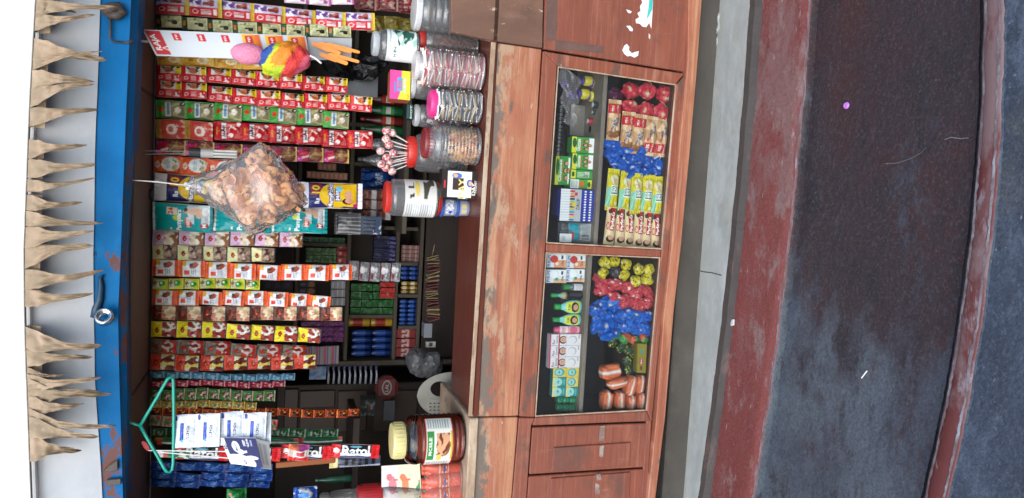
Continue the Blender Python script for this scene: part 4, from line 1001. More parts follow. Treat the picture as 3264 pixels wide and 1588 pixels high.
for v in range(5):                 # puffed rings and curls
    mb = MB(); rr = random.Random(v); R0, r0 = .015, .0095
    V = []; nu, nv = 14, 8; C_ = []
    span = (2 * math.pi, 5.2, 4.2, 6.0, 4.8)[v]
    for i in range(nu + 1):
        a = span * i / nu
        rr_ = r0 * (1 + .25 * math.sin(a * 3 + v)) * (.35 if (i in (0, nu) and v) else 1)
        for k in range(nv):
            b = 2 * math.pi * k / nv
            kk = 1 + .3 * noise.noise(Vector((a * 2 + v, b * 2, 1)))
            rad = R0 + math.cos(b) * rr_ * kk
            V.append((math.cos(a) * rad, math.sin(a) * rad * .85, math.sin(b) * rr_ * kk + .004 * math.sin(a * 2)))
            t = .5 + .5 * noise.noise(Vector((a * 1.5, b, v * 3)))
            C_.append(tuple(p * (1 - t) + q * t for p, q in zip(lin('#bf7434'), lin('#efbb80'))))
    Fc = [(i * nv + k, i * nv + (k + 1) % nv, (i + 1) * nv + (k + 1) % nv, (i + 1) * nv + k) for i in range(nu) for k in range(nv)]
    curls.append(mesh('snack_ring', V, Fc, 'paper', True, np.array(C_)))
for v in range(4):                 # blistered cup-shaped crisps
    V = []; C_ = []
    for j in range(7):
        for i in range(16):
            a_ = 2 * math.pi * i / 16; q_ = j / 6
            rad = .024 * q_ * (1 + .25 * noise.noise(Vector((math.cos(a_) * 2, math.sin(a_) * 2, v * 5))))
            V.append((math.cos(a_) * rad, math.sin(a_) * rad, .016 * q_ * q_ + .007 * noise.noise(Vector((math.cos(a_) * q_ * 3, math.sin(a_) * q_ * 3, v * 3)))))
            t = .5 + .5 * noise.noise(Vector((math.cos(a_) * q_ * 3, math.sin(a_) * q_ * 3, v * 3 + 1)))
            C_.append(tuple(p * (1 - t) + q * t for p, q in zip(lin('#c98040'), lin('#f2c48c'))))
    curls.append(mesh('snack_crisp', V, [(j * 16 + i, j * 16 + (i + 1) % 16, (j + 1) * 16 + (i + 1) % 16, (j + 1) * 16 + i) for j in range(6) for i in range(16)], 'paper', True, np.array(C_)))
rr = random.Random(5)
for i in range(150):
    x = rr.uniform(690, 955) if i > 25 else rr.uniform(780, 940)
    c, hw, dp = bag_sec(x)
    s = 1 if x > 780 else .8
    if hw < .03: continue
    a = rr.uniform(-2.2, 2.2) if i % 4 else rr.uniform(0, 6.3)
    q = math.sqrt(rr.uniform(.4, .95))
    if x < 760 and rr.random() < .5: continue
    p = c + Vector((math.sin(a) * max(0, hw - .026) * q, -math.cos(a) * max(0, dp - .024) * q, 0)) - bl
    sc = rr.uniform(.75, 1.15) * s
    cm = rr.choice(curls)
    obj(cm.name.split('.')[0], cm, bag, p, (rr.uniform(0, 6), rr.uniform(0, 6), rr.uniform(0, 6)), (sc, sc, sc))

# compact fluorescent lamp hanging on two wires
lp = thing('fluorescent_lamp', 'unlit white compact fluorescent lamp with black cap hanging beside the snack bag', 'lamp', at(756, 492, .12))
lb = lp.location.copy()
def seg(xa, ya, xb, yb, r, name, mat, Y=.12, n=14):
    MB().tube([at(xa, ya, Y) - lb, at(xb, yb, Y) - lb], r, n).make(name, mat, lp, smooth=False)
seg(604, 486, 640, 488, .017, 'cap', plain('#1d1d1f', .5))
seg(637, 488, 682, 490, .015, 'ballast', plain('#a9a9a4', .4))
for dy in (-9, 0, 9): seg(680, 490 + dy, 756, 493 + dy, .0042, 'tube', plain('#c4c4be', .25), .105 + abs(dy) * .001)
for dy in (-4, 5): seg(680, 490 + dy, 752, 493 + dy, .0042, 'tube', plain('#c4c4be', .25), .13)
for a, b in (((455, 481), (606, 483)), ((462, 492), (606, 490))): seg(*a, *b, .0016, 'wire', plain('#8a8a86', .5), .12, 6)

# plastic hanger with cream sachets and a toothbrush box
hg = thing('coat_hanger', 'teal plastic coat hanger hung from the blue beam', 'hanger', at(553, 1355, -.03))
hb = hg.location.copy()
pts = [(447, 1357), (470, 1318), (500, 1268), (526, 1222), (534, 1208), (543, 1203), (551, 1208), (553, 1222), (554, 1290), (554, 1360), (553, 1430), (552, 1478), (549, 1497), (541, 1505), (530, 1503), (522, 1490), (500, 1450), (470, 1398), (447, 1357)]
MB().tube([at(*p, -.03) - hb for p in pts], .0052, 8).make('frame', plain('#1fa08c', .3), hg, smooth=True)
MB().tube([at(*p, -.03) - hb for p in ((448, 1357), (436, 1354), (424, 1350), (412, 1347), (400, 1352), (396, 1362))], .0045, 8).make('hook', plain('#1fa08c', .3), hg, smooth=True)
strip('sachet_strip', 'white cream sachets with blue bars hung from the teal hanger', 551, 1326, 1429, 848, 1314, 1414, 4, d_pond, -.025, .006, variants=2, wr=.3)
strip('sachet_strip', 'spare white cream sachet showing behind the white sachet strip', 792, 1322, 1418, 864, 1320, 1416, 1, d_pond, .0, .004, variants=1, cat='sachet')
tb = thing('toothbrush_box', 'navy and white toothbrush box with a price hung on white strings', 'box', at(833, 1440, -.05))
tl = tb.location.copy()
tc = Canvas(64, 84, 1.0, '#22265e', (('r', 0, 0, 1, .1, '#e4e6e8'), ('e', .12, .3, .3, .52, '#dfe3e6'), ('r', 0, .0, .3, .5, '#dfe3e6'), ('t', '30/-', .68, .055, .24, '#2a2a3a'), ('e', .7, .36, .2, .11, '#e8eaf0'), ('e', .52, .45, .1, .1, '#e8eaf0'), ('t', 'SMART', .68, .36, .28, '#2a3a7a', 0),
    ('r', .46, .5, .54, .64, '#e8eaf0', .3), ('e', .33, .74, .07, .2, '#e8eaf0'), ('t', 'DEEP', .84, .62, .2, '#e8eaf0', 0), ('t', 'CLEAN', .84, .72, .26, '#e8eaf0', 0), ('t', 'Ajay', .15, .5, .2, '#33407c', 20), ('bars', .74, .8, .95, .86, 2, '#aab0cc')))
P4 = [at(735, 1478, -.05), at(702, 1396, -.05), at(815, 1398, -.05), at(838, 1492, -.05)]
obj('front', printed('front', [p - tl for p in P4], tc, .012, 'card', '#dcdfe0', .004), tb)
sc2 = Canvas(20, 40, .5, '#d4d6d6', (('bars', .15, .15, .85, .8, 9, '#8c9096'),))
P4 = [at(838, 1492, -.05), at(815, 1398, -.05), at(858, 1410, -.02), at(866, 1497, -.02)]
obj('side', printed('side', [p - tl for p in P4], sc2, .008, 'card'), tb)
for a, b in (((474, 1436), (762, 1440)), ((490, 1440), (745, 1462))):
    MB().tube([at(*a, -.028) - tl, at(*b, -.052) - tl], .0018, 6).make('string', plain('#e2e0d8', .8), tb)

# rat-poison sachets and tubes behind them
strip('poison_sachet_strip', 'black and white sachets with red ends and bold lettering below the hanger', 556, 1418, 1458, 1208, 1413, 1460, 4, d_rat, .2, .014, 'sachet', variants=2, wr=.45)
strip('tube_pack_strip', 'long shiny green wrapped tubes beside the black and white sachets', 500, 1394, 1414, 1092, 1396, 1418, 4, lambda w, h: D(w, h, '#1f5a34', ('r', .3, 0, .5, 1, '#d8dcd8'), ('r', 0, 0, 1, .1, '#a83a30'), ('r', 0, .2, .3, .5, '#48a04c'), ('r', .6, .9, 1, 1, '#c86a50'), nx=14, ny=24), .26, .012, 'tube_pack')
strip('tube_pack_strip', 'green and white wrapped sachets hooked under the hanger corner', 500, 1440, 1462, 605, 1448, 1466, 1, lambda w, h: D(w, h, '#2f7a48', ('r', 0, 0, 1, .2, '#e4e4e0'), ('r', 0, .2, 1, .34, '#c84a3a'), ('b', 0, .4, 1, 1, '#dfe4de', 5, .2, 1), nx=14, ny=24), .05, .006, cat='sachet')
strip('candy_bag_strip', 'red and clear candy pack hooked over the black and white sachets', 918, 1412, 1466, 984, 1414, 1466, 1, lambda w, h: D(w, h, '#c4b4ac', ('r', 0, 0, .28, 1, '#cc2a26'), ('r', .3, .3, .7, .9, '#eef0ee'), ('r', .35, .4, .65, .8, '#c84a50'), ('r', .7, 0, 1, .5, '#d06a40'), ('r', .72, .5, 1, 1, '#b04a90'), nx=20, ny=24), .17, .02, cat='candy pack')
for nm, lb_, q, c, Y in (('red_ribbon', 'loose red and white ribbon end tied at the top of the strings', [(455, 1404), (468, 1412), (478, 1430), (470, 1440), (458, 1428), (450, 1412)], '#c8343a', .0),):
    tag(slab(nm, [at(*p, Y) for p in q], .004, plain(c, .5), None, .001), lb_, 'ribbon')

# ================================================================== builders for packed goods
def carton(name, label, cat, b, Y, depth, cv, side=None, group=None, mat='card', rz=0.0, base=None, ry=0.0):
    """a printed box: b = (x0, x1, y0, y1) in the photograph, front face at depth Y"""
    cx, zb, w, h = box_at(*b, Y)
    if base is not None: h += zb - base; zb = base
    P = [(-w / 2, 0, h), (w / 2, 0, h), (w / 2, 0, 0), (-w / 2, 0, 0)]
    me = printed(name, P, cv, depth, mat, side)
    return tag(obj(name, me, None, (cx, Y, zb), (0, ry, rz)), label, cat, group)
def bag_mesh(name, rx, ry, rz, colf, seed, amp=.3, sub=3, mat='crumple', twist=0.0, flat=True, boxy=1.0):
    bm = bmesh.new()
    bmesh.ops.create_icosphere(bm, subdivisions=sub, radius=1)
    V = []; C_ = []
    for v in bm.verts:
        n_ = v.co.normalized()
        q = n_ * 1.7 + Vector((seed * 3.7, seed, 0))
        k = 1 + amp * (noise.noise(q) + .6 * (abs(noise.noise(q * 2.4)) - .3) + .35 * noise.noise(q * 5))
        if twist:
            ax = abs(n_.x)
            k *= 1 + twist * max(0, ax - .72) * 3.2 * (1 + .5 * noise.noise(q * 3))
        bx_ = [math.copysign(abs(t_) ** boxy, t_) for t_ in n_] if boxy != 1 else n_
        V.append((bx_[0] * rx * k, bx_[1] * ry * k, bx_[2] * rz * k))
        C_.append(lin(colf(n_, q)))
    Fc = [tuple(v.index for v in f.verts) for f in bm.faces]
    bm.free()
    return mesh(name, V, Fc, mat, not flat, np.array(C_))
def mixh(a, b, t):
    return tuple(p * (1 - t) + q * t for p, q in zip(lin(a), lin(b)))
def pile(name, labels, cat, group, pts, r, Y, colf, nvar=4, seed=0, twist=0.0, amp=.3, asp=(1, .75, 1), mat='crumple', rot=.5):
    vs_ = [bag_mesh(name, r * asp[0], r * asp[1], r * asp[2], colf, seed + v * 1.37, amp, 3, mat, twist) for v in range(nvar)]
    rr = random.Random(seed + 3)
    for i, p in enumerate(pts):
        yy = Y + rr.uniform(-.012, .02) if len(p) < 3 else p[2]
        o = obj(name, vs_[i % nvar], None, at(p[0], p[1], yy), (rr.uniform(-rot, rot), rr.uniform(-rot, rot) * (1 if not twist else 2.5), rr.uniform(-rot, rot)))
        k_o = sorted(range(len(pts)), key=lambda z: (pts[z][0], pts[z][1])).index(i)
        tag(o, (labels + (', %s from the left' % ORD[k_o] if len(pts) > 1 else '')) if isinstance(labels, str) else labels[i], cat, group)
def packet(name, label, cat, b, Y, d, cv, group=None, ry=0.0, rx=0.0, rz=0.0, wr=.3, seal=.1, seed=0, mat='foil', me=None):
    cx, zb, w, h = box_at(*b, Y)
    me = me or pillow(name, w, h, d, cv, mat, seed, wr, seal)
    o = obj(name, me, None, (cx, Y, zb + h), (rx, ry, rz))
    return tag(o, label, cat, group)
def jar(label, b, lid, Y=None, base=None, lid_c='#d8d8d6', tint=None, fill=None, cv=None, cvz=(.2, .75), ribs=0, neck=.8, lid_r=.84, fillz=.7, name='jar', body='jar_clear', shoulder=.84, group=None, lab_ang=1.5):
    """a clear jar: lid, ribbed body, printed label, contents"""
    if base is None: base = ZT
    if Y is None: Y = atz(b[1] - 4, (b[2] + b[3]) / 2, base).y + .055
    cx, zb, w, h = box_at(*b, Y)
    zt = zb + h; h = zt - base; r = w / 2
    xm_, ym_ = (b[0] + b[1]) / 2, (b[2] + b[3]) / 2
    lh = at(b[0], ym_, Y).z - at(lid, ym_, Y).z
    hb = h - lh
    root = thing(name, label, 'jar', (cx, Y, base), group)
    prof = [(0, .002), (r * .86, .002), (r * .97, h * .02), (r, h * .05)]
    n_ = 44
    for k in range(n_ + 1):
        t = k / n_
        z = h * .05 + (hb * shoulder - h * .05) * t
        prof.append((r * (1 - (.035 * (.5 - .5 * math.cos(2 * math.pi * ribs * t)) if ribs else 0)), z))
    for k in range(1, 7):
        t = k / 6
        prof.append((r * (1 - (1 - neck) * (1 - math.cos(t * math.pi / 2)) ** 1), hb * shoulder + hb * (1 - shoulder) * math.sin(t * math.pi / 2)))
    prof.append((r * neck * .98, hb + lh * .5))
    MB().lathe(prof, 36).make('body', body, root, smooth=True)
    lr = r * lid_r
    o = MB().lathe([(0, hb), (lr * .98, hb), (lr, hb + lh * .08), (lr * 1.0, hb + lh * .82), (lr * .95, h), (lr * .5, h + .001), (0, h + .001)], 32).make('lid', plain(lid_c, .35), root)
    auto_smooth(o.data, 35)
    mb = MB()                      # grip ribs of the lid
    for k in range(28):
        a = k * 2 * math.pi / 28
        mb.box(-.0012, .0012, -.0012, .0008, hb + lh * .15, hb + lh * .8, (1, 1, 1), Matrix.Rotation(a, 4, 'Z') @ Matrix.Translation((0, -lr, 0)))
    mb.make('grip', plain(lid_c, .35), o)
    if cv:
        V = []; nx_, ny_ = cv.nx, cv.ny
        for j in range(ny_):
            for i in range(nx_):
                a = (i / (nx_ - 1) - .5) * lab_ang * 2
                V.append((math.sin(a) * (r + .0015), -math.cos(a) * (r + .0015), h * (cvz[1] + (cvz[0] - cvz[1]) * j / (ny_ - 1))))
        Fc = [(j * nx_ + i, (j + 1) * nx_ + i, (j + 1) * nx_ + i + 1, j * nx_ + i + 1) for j in range(ny_ - 1) for i in range(nx_ - 1)]
        obj('label', mesh('label', V, Fc, 'gloss', True, cv.flat()), root)
    if fill: fill(root, r * .94, h * fillz)
    return root
def fill_candy(pal, n, s, flat=.5, seed=1, z0=.006):
    def f(root, r, zt):
        mb = MB(); rr = random.Random(seed)
        for i in range(n):
            a = rr.uniform(0, 6.283); q = r * math.sqrt(rr.uniform(.35, .92)) - s * .3
            z = rr.uniform(z0 + s, zt)
            M = Matrix.Translation((math.cos(a) * q, math.sin(a) * q, z)) @ Euler((rr.uniform(0, 6), rr.uniform(0, 6), rr.uniform(0, 6))).to_matrix().to_4x4()
            mb.box(-s, s, -s * .7, s * .7, -s * flat, s * flat, rr.choice(pal), M, s * .2)
        o = mb.make('candies', 'crumple', root); o['kind'] = 'stuff'
    return f
def fill_stack(pal, cols_, th, seed=1, wob=.002):
    """stacks of flat packets standing round the wall of the jar"""
    def f(root, r, zt):
        mb = MB(); rr = random.Random(seed)
        for k in range(cols_):
            a = 2 * math.pi * k / cols_ + .3
            q = r * .62; w = r * .46
            z = .008; i = 0
            while z < zt:
                M = Matrix.Translation((math.sin(a) * q, -math.cos(a) * q, z)) @ Euler((rr.uniform(-.25, .25), rr.uniform(-.2, .2), a + rr.uniform(-.2, .2))).to_matrix().to_4x4()
                mb.box(-w, w, -w * .75, w * .7, 0, th * .8, pal[i % len(pal)], M, th * .2)
                z += th; i += 1
        o = mb.make('packets', 'crumple', root); o['kind'] = 'stuff'
    return f
def bottle(name, label, b, Y, base, prof, cols_, mat='gloss', cv=None, flat=1.0, group=None, cat='bottle', cvz=(.1, .6), cap=None, cap_c='#2f9a4a', n=20):
    """prof: (radius, height) as fractions of half width and of the height"""
    cx, zb, w, h = box_at(*b, Y)
    h += zb - base; r = w / 2
    root = thing(name, label, cat, (cx, Y, base), group)
    S = Matrix.Scale(flat, 4, (0, 1, 0))
    m = MB().lathe([(p[0] * r, p[1] * h) for p in prof], n, (1, 1, 1), S, cols_)
    m.make('body', mat, root, smooth=True)
    if cap:
        o = MB().lathe([(0, cap[1] * h), (cap[0] * r, cap[1] * h), (cap[0] * r, h * .985), (cap[0] * r * .9, h), (0, h)], 18).make('cap', plain(cap_c, .35), root)
        auto_smooth(o.data, 35)
    if cv:
        V = []; nx_, ny_ = cv.nx, cv.ny
        for j in range(ny_):
            t = cvz[1] + (cvz[0] - cvz[1]) * j / (ny_ - 1)
            rad = np.interp(t, [p[1] for p in prof], [p[0] for p in prof]) * r + .0012
            for i in range(nx_):
                a = (i / (nx_ - 1) - .5) * 2.2
                V.append((math.sin(a) * rad, -math.cos(a) * rad * flat - .0008, h * t))
        Fc = [(j * nx_ + i, (j + 1) * nx_ + i, (j + 1) * nx_ + i + 1, j * nx_ + i + 1) for j in range(ny_ - 1) for i in range(nx_ - 1)]
        obj('label', mesh('label', V, Fc, 'gloss', True, cv.flat()), root)
    return root

# ================================================================== jars and boxes on the counter
jar('large empty clear ribbed jar cut by the top edge of the photo', (1318, 1470, -25, 112), 1338, .2, lid_c='#c9cac8', ribs=7, lid_r=.92, neck=.9)
mint = Canvas(40, 48, .9, '#dfe6e6', (('e', .36, .3, .3, .24, '#f4f6f6'), ('b', .45, .2, 1, 1, '#2d5a4c', 5, -.02, 3), ('b', .45, .2, 1, 1, '#9fc8b8', 7, .12, 5), ('t', 'MINT', .35, .28, .3, '#6a8a86', 0), ('r', .5, .1, .9, .14, '#9fb0b0')))
jar('clear jar with a silver lid and green mints, stacked above the others', (1186, 1332, 97, 196), 1206, .2, base=box_at(1186, 1332, 97, 196, .2)[1], lid_c='#b9bec0', cv=mint, cvz=(.08, .72), fill=fill_candy(['#2f5a48', '#8fc0a8', '#dfeae4', '#1f3a30'], 120, .009, .5, 3), fillz=.6, neck=.72, lid_r=.76)
jar('red lidded jar under the green mint jar', (1333, 1500, 105, 180), 1352, .2, lid_c='#a82c26', fill=fill_candy(['#6a3424', '#8a4a34', '#3a241c'], 120, .011, .5, 4), lid_r=.9)
pk = ['#f2e8e6', '#d8808c', '#f2e8e6', '#c85a6a', '#e8c0a0']
jar('clear jar packed with pink and white wafer packets', (1318, 1554, 158, 284), 1341, lid_c='#c4bfbc', fill=fill_stack(pk, 6, .0062, 5), fillz=.9, ribs=0, neck=.74, lid_r=.7)
nv = ['#f0eee6', '#2a2f52', '#f0eee6', '#1d2240', '#d8b860']
jar('jar with a bright pink lid packed with navy striped wafer packets', (1367, 1547, 285, 391), 1389, lid_c='#d83a86', fill=fill_stack(nv, 6, .0058, 6), fillz=.88, lid_r=.82)
jar('jar with a dark maroon lid half filled with orange cookies', (1347, 1541, 400, 524), 1374, lid_c='#7c2228', ribs=11, fill=fill_candy(['#cf8a44', '#e0a45c', '#bd7434', '#e8bc80'], 190, .012, .35, 7), fillz=.45, lid_r=.78)
bb = Canvas(44, 64, .75, '#e8d23a', (('e', .75, .15, .9, .42, '#dc4a96'), ('r', .25, .22, .6, .3, '#4a8ac8'), ('r', .3, .36, .75, .62, '#5aa0d8'), ('t', 'BIG', .52, .44, .2, '#d83a3a'), ('t', 'BITE', .52, .54, .22, '#d83a3a'), ('t', 'Bubbly', .5, .74, .4, '#ead0e0', 0), ('t', '1/-', .14, .9, .12, '#333')))
jar('jar of dark candies with a silver lid under the pink and yellow gum box', (1305, 1480, 232, 322), 1320, .24, lid_c='#b9bcbc', fill=fill_candy(['#2a2224', '#4a3a34', '#8a7a6a'], 130, .01, .5, 9), lid_r=.95, neck=.9)
carton('gum_box', 'pink and yellow bubble gum box standing on a jar lid', 'box', (1243, 1306, 224, 318), .2, .06, bb, '#a8583c', base=at(1304, 270, .24).z + .002, rz=R_(6))
jar('jar of red and blue wrapped candies with a grey lid behind the pink lid jar', (1318, 1500, 338, 412), 1334, .27, lid_c='#a9acac', fill=fill_candy(['#b83a48', '#3a5a9a', '#d8d0d0', '#8a2a5a'], 140, .011, .5, 10), lid_r=.9, neck=.85)
dot = Canvas(30, 30, .9, '#16302e', (('t', 'DOT', .5, .72, .8, '#c8d8d4', 0), ('r', .05, .1, .95, .4, '#1f4a44')))
carton('dark_box', 'dark green box with pale letters on the jar of wrapped candies', 'box', (1296, 1319, 333, 380), .25, .05, dot, '#122422', base=at(1316, 370, .27).z + .004)
lj = jar('jar with a red lid stuck full of lollipops', (1296, 1480, 428, 552), 1322, .29, lid_c='#c8342c', lid_r=.78, neck=.75, fill=fill_candy(['#b8b4b0', '#8a868a', '#5a5458'], 60, .012, .3, 11), fillz=.35)
zl = at(1300, 490, .29).z
LOL = [(1232, 418, 1298, 458), (1250, 424, 1302, 462), (1231, 444, 1300, 470), (1240, 462, 1296, 476), (1214, 482, 1296, 486), (1254, 489, 1302, 490), (1232, 504, 1300, 492), (1240, 516, 1300, 498), (1216, 524, 1300, 506), (1230, 535, 1302, 512), (1250, 546, 1304, 520)]
def lolly_c(k):
    return lambda n_, q: ('#e8e0cc' if noise.noise(q * 3) > .05 else ('#c85a6e', '#d8a0a8', '#b84a6a')[k % 3])
for i, (xa, ya, xb, yb) in enumerate(LOL):
    A, B = at(xa, ya, .26 + .012 * math.sin(i * 2.1)), at(xb, yb, .285)
    o = thing('lollipop', 'pink and white lollipop in the red lid, %s from the photo top' % ORD[i], 'lollipop', B, 'lollipops in the red lidded jar')
    MB().tube([A - B, Vector((0, 0, -.012))], .0022, 6).make('stick', plain('#ece8e2', .5), o)
    obj('candy', bag_mesh('candy', .0155, .0155, .0165, lolly_c(i), i * 1.3, .1, 3, 'crumple'), o, A - B)
st = Canvas(44, 44, 1.0, '#d2d0c8', (('r', .08, .04, .42, .96, '#e2e4e2'), ('bars', .1, .06, .4, .94, 12, '#a8aca8'), ('e', .72, .4, .18, .08, '#d8c060'), ('r', .6, .14, .66, .3, '#3a3430', .3), ('t', 'L', .76, .2, .2, '#2a2622'), ('b', .5, .6, .98, .95, '#4a443c', 6, .15, 3)))
sj = jar('tall clear jar with a red lid and a white paper label, stacked on plastic tubs', (1225, 1390, 573, 690), 1243, .22, base=box_at(1225, 1390, 573, 690, .22)[1], lid_c='#c8382e', cv=st, cvz=(.06, .66), neck=.84, lid_r=.84, shoulder=.9)
def tub(label, b, Y, base, top, c, lid_c, cv=None):
    cx, zb, w, h = box_at(*b, Y)
    r = w / 2; h = top - base
    o = thing('plastic_tub', label, 'tub', (cx, Y, base))
    m = MB().lathe([(0, 0), (r * .84, 0), (r * .88, .004), (r * .94, h * .86)], 28).make('body', plain(c, .3), o, smooth=True)
    l = MB().lathe([(0, h * .82), (r * 1.0, h * .82), (r * 1.02, h * .86), (r * 1.02, h * .96), (r * .96, h), (0, h)], 28).make('lid', plain(lid_c, .3), o); auto_smooth(l.data)
    if cv:
        V = [(math.sin((i / (cv.nx - 1) - .5) * 1.8) * r * (.9 + .03 * (1 - j / (cv.ny - 1)) + .012), -math.cos((i / (cv.nx - 1) - .5) * 1.8) * r * (.9 + .03 * (1 - j / (cv.ny - 1)) + .012), h * (.72 - .5 * j / (cv.ny - 1))) for j in range(cv.ny) for i in range(cv.nx)]
        obj('label', mesh('label', V, [(j * cv.nx + i, (j + 1) * cv.nx + i, (j + 1) * cv.nx + i + 1, j * cv.nx + i + 1) for j in range(cv.ny - 1) for i in range(cv.nx - 1)], 'gloss', True, cv.flat()), o)
z1, z2, z3 = at(1386, 640, .22).z, at(1402, 650, .22).z, at(1452, 655, .22).z
red_z = box_at(1225, 1390, 573, 690, .22)[1]
tub('translucent red tub under the tall paper label jar', (1380, 1402, 580, 690), .22, z2, red_z, '#c83a30', '#c83a30')
tub('blue lidded tub, upper of two, under the tall paper label jar', (1402, 1452, 628, 692), .22, z3, z2, '#8490a8', '#3a5aa8', Canvas(24, 16, 1.6, '#98a0b4', (('b', 0, 0, 1, 1, '#dfe4ea', 6, .1, 2), ('e', .2, .6, .1, .2, '#2a3a9a'))))
tub('blue lidded tub with yellow labels, lower of two, standing on the counter', (1452, 1492, 632, 692), .22, ZT, z3, '#8490a8', '#3a5aa8', Canvas(24, 16, 1.6, '#98a0b4', (('r', .1, .2, .38, .9, '#c8b878'), ('r', .44, .2, .72, .9, '#c8b878'))))
dn = Canvas(56, 72, .68, '#1e1513', (('r', .05, .16, .95, .84, '#e6e8e8'), ('r', .3, .3, .72, .62, '#3a2a26'), ('e', .8, .42, .1, .14, '#3f6fb0'), ('e', .8, .38, .06, .07, '#e0a884'), ('t', 'DAY', .34, .56, .5, '#e8d080', 0), ('t', 'NIGHT', .34, .68, .5, '#f0f0f0'), ('e', .55, .78, .14, .08, '#3a66a8'), ('e', .55, .8, .08, .05, '#e4b08c'), ('t', 'DAY', .36, .9, .3, '#e8e0d8', 0), ('r', .36, .06, .62, .1, '#c83038'), ('t', 'NIGHT', .44, .955, .3, '#d8d0c8')))
carton('snack_box', 'black and white snack display box with a bold two word print', 'box', (1408, 1541, 543, 634), .1, .05, dn, '#17100e', base=ZT)
# pickle jar on the left top
ZT2 = ZT + .012
pc = Canvas(60, 48, 1.25, '#e8e6da', (('r', .0, .0, .22, 1, '#d6d8d2'), ('bars', .03, .1, .2, .9, 9, '#9aa49a'), ('r', .78, 0, 1, 1, '#d6d8d2'), ('bars', .8, .1, .98, .9, 9, '#9aa49a'), ('r', .24, .05, .76, .3, '#3c8a4a'), ('t', 'PICKLE', .5, .17, .38, '#eef4e0'), ('e', .52, .64, .2, .26, '#8a5a3a'), ('b', .34, .4, .72, .88, '#d8a078', 6, .0, 3), ('b', .34, .4, .72, .88, '#6a3a28', 8, .2, 4), ('r', .24, .9, .76, .97, '#d8b838'), ('e', .3, .5, .07, .1, '#e0c060'), ('r', 0, 0, 1, .03, '#b8483c'), ('r', 0, .97, 1, 1, '#b8483c')))
def fill_pickle(root, r, zt):
    o = MB().lathe([(0, .008), (r * .9, .008), (r * .985, .02), (r * .985, zt), (0, zt)], 28).make('pickle', plain('#8c3216', .35, 0, .4, 30), root); auto_smooth(o.data)
jar('big jar of red pickle with a pale yellow lid and printed label', (1247, 1490, 1322, 1474), 1287, .1, base=ZT2, lid_c='#d8cc8c', ribs=9, cv=pc, cvz=(.2, .58), fill=fill_pickle, fillz=.6, neck=.68, lid_r=.72, shoulder=.8, lab_ang=1.2, body='jar_glass')
# shrink wrapped orange bottles
ob = [(0, 0), (.9, 0), (1, .04), (.96, .3), (1, .5), (.97, .68), (.6, .84), (.36, .9), (.36, .96), (0, .96)]
for i, (yc, Yb) in enumerate(((1486, .12), (1530, .1), (1574, .08), (1500, .2), (1545, .18))):
    lab = Canvas(24, 20, 1.2, '#d8542a', (('r', 0, .1, 1, .2, '#f0c8a0'), ('t', 'Joy', .5, .55, .6, '#f4ece4'), ('e', .5, .55, .3, .1, '#2c4a8c'), ('r', 0, .85, 1, .92, '#f0c8a0')))
    bottle('soda_bottle', ['orange drink bottle nearest the pickle jar in the clear wrapped pack', 'middle orange drink bottle in front of the clear wrapped pack', 'orange drink bottle at the bottom photo edge of the wrapped pack', 'rear orange drink bottle beside the pickle jar', 'rear orange drink bottle by the picture card'][i],
           (1345, 1490, yc - 24, yc + 24), Yb, ZT2, ob, ['#d8481c'] * 10, 'gloss', lab, 1, None, 'bottle', (.3, .6), (.4, .93), '#d8481c', 16)
V = []
for j in range(13):
    for i in range(30):
        a = 2 * math.pi * i / 30; t = j / 12
        q = at(1420, 1532, .14)
        sx = abs(math.cos(a)) ** .6 * math.copysign(1, math.cos(a)); sy = abs(math.sin(a)) ** .6 * math.copysign(1, math.sin(a))
        k = 1 + .05 * noise.noise(Vector((sx * 3, sy * 3, t * 6)))
        V.append((q.x + sx * .098 * k, .14 + sy * .1 * k, ZT2 + .003 + t * .145))
tag(obj('shrink_wrap', mesh('shrink_wrap', V, [(j * 30 + i, j * 30 + (i + 1) % 30, (j + 1) * 30 + (i + 1) % 30, (j + 1) * 30 + i) for j in range(12) for i in range(30)], 'wrap_clear', True)), 'clear shrink wrap round the orange drink bottles', 'wrap')
an = Canvas(56, 60, .95, '#d9d3b4', (('r', 0, 0, 1, .42, '#dcd0d0'), ('e', .45, .28, .25, .1, '#c87a80'), ('e', .68, .2, .1, .08, '#c06a70'), ('r', .25, .3, .3, .42, '#b86a6c'), ('r', .58, .3, .63, .42, '#b86a6c'), ('e', .45, .6, .24, .09, '#d0805a'), ('e', .66, .55, .1, .08, '#c8724c'), ('r', .26, .62, .3, .74, '#c07048'), ('r', .58, .62, .62, .74, '#c07048'), ('b', .1, .8, .6, .98, '#4a8a5a', 6, .05, 3)))
oc = thing('animal_card', 'pale card with pink and orange animal drawings beside the wrapped bottles', 'card', at(1335, 1540, .22))
obj('card', printed('card', [p - oc.location for p in (at(1216, 1600, .24), at(1216, 1486, .24), at(1338, 1478, .22), at(1345, 1600, .22))], an, .004, 'card', '#cfc8b0'), oc)

# ================================================================== right showcase
YB = .06
def front(b): return b
zs, zfl = ZS, zf
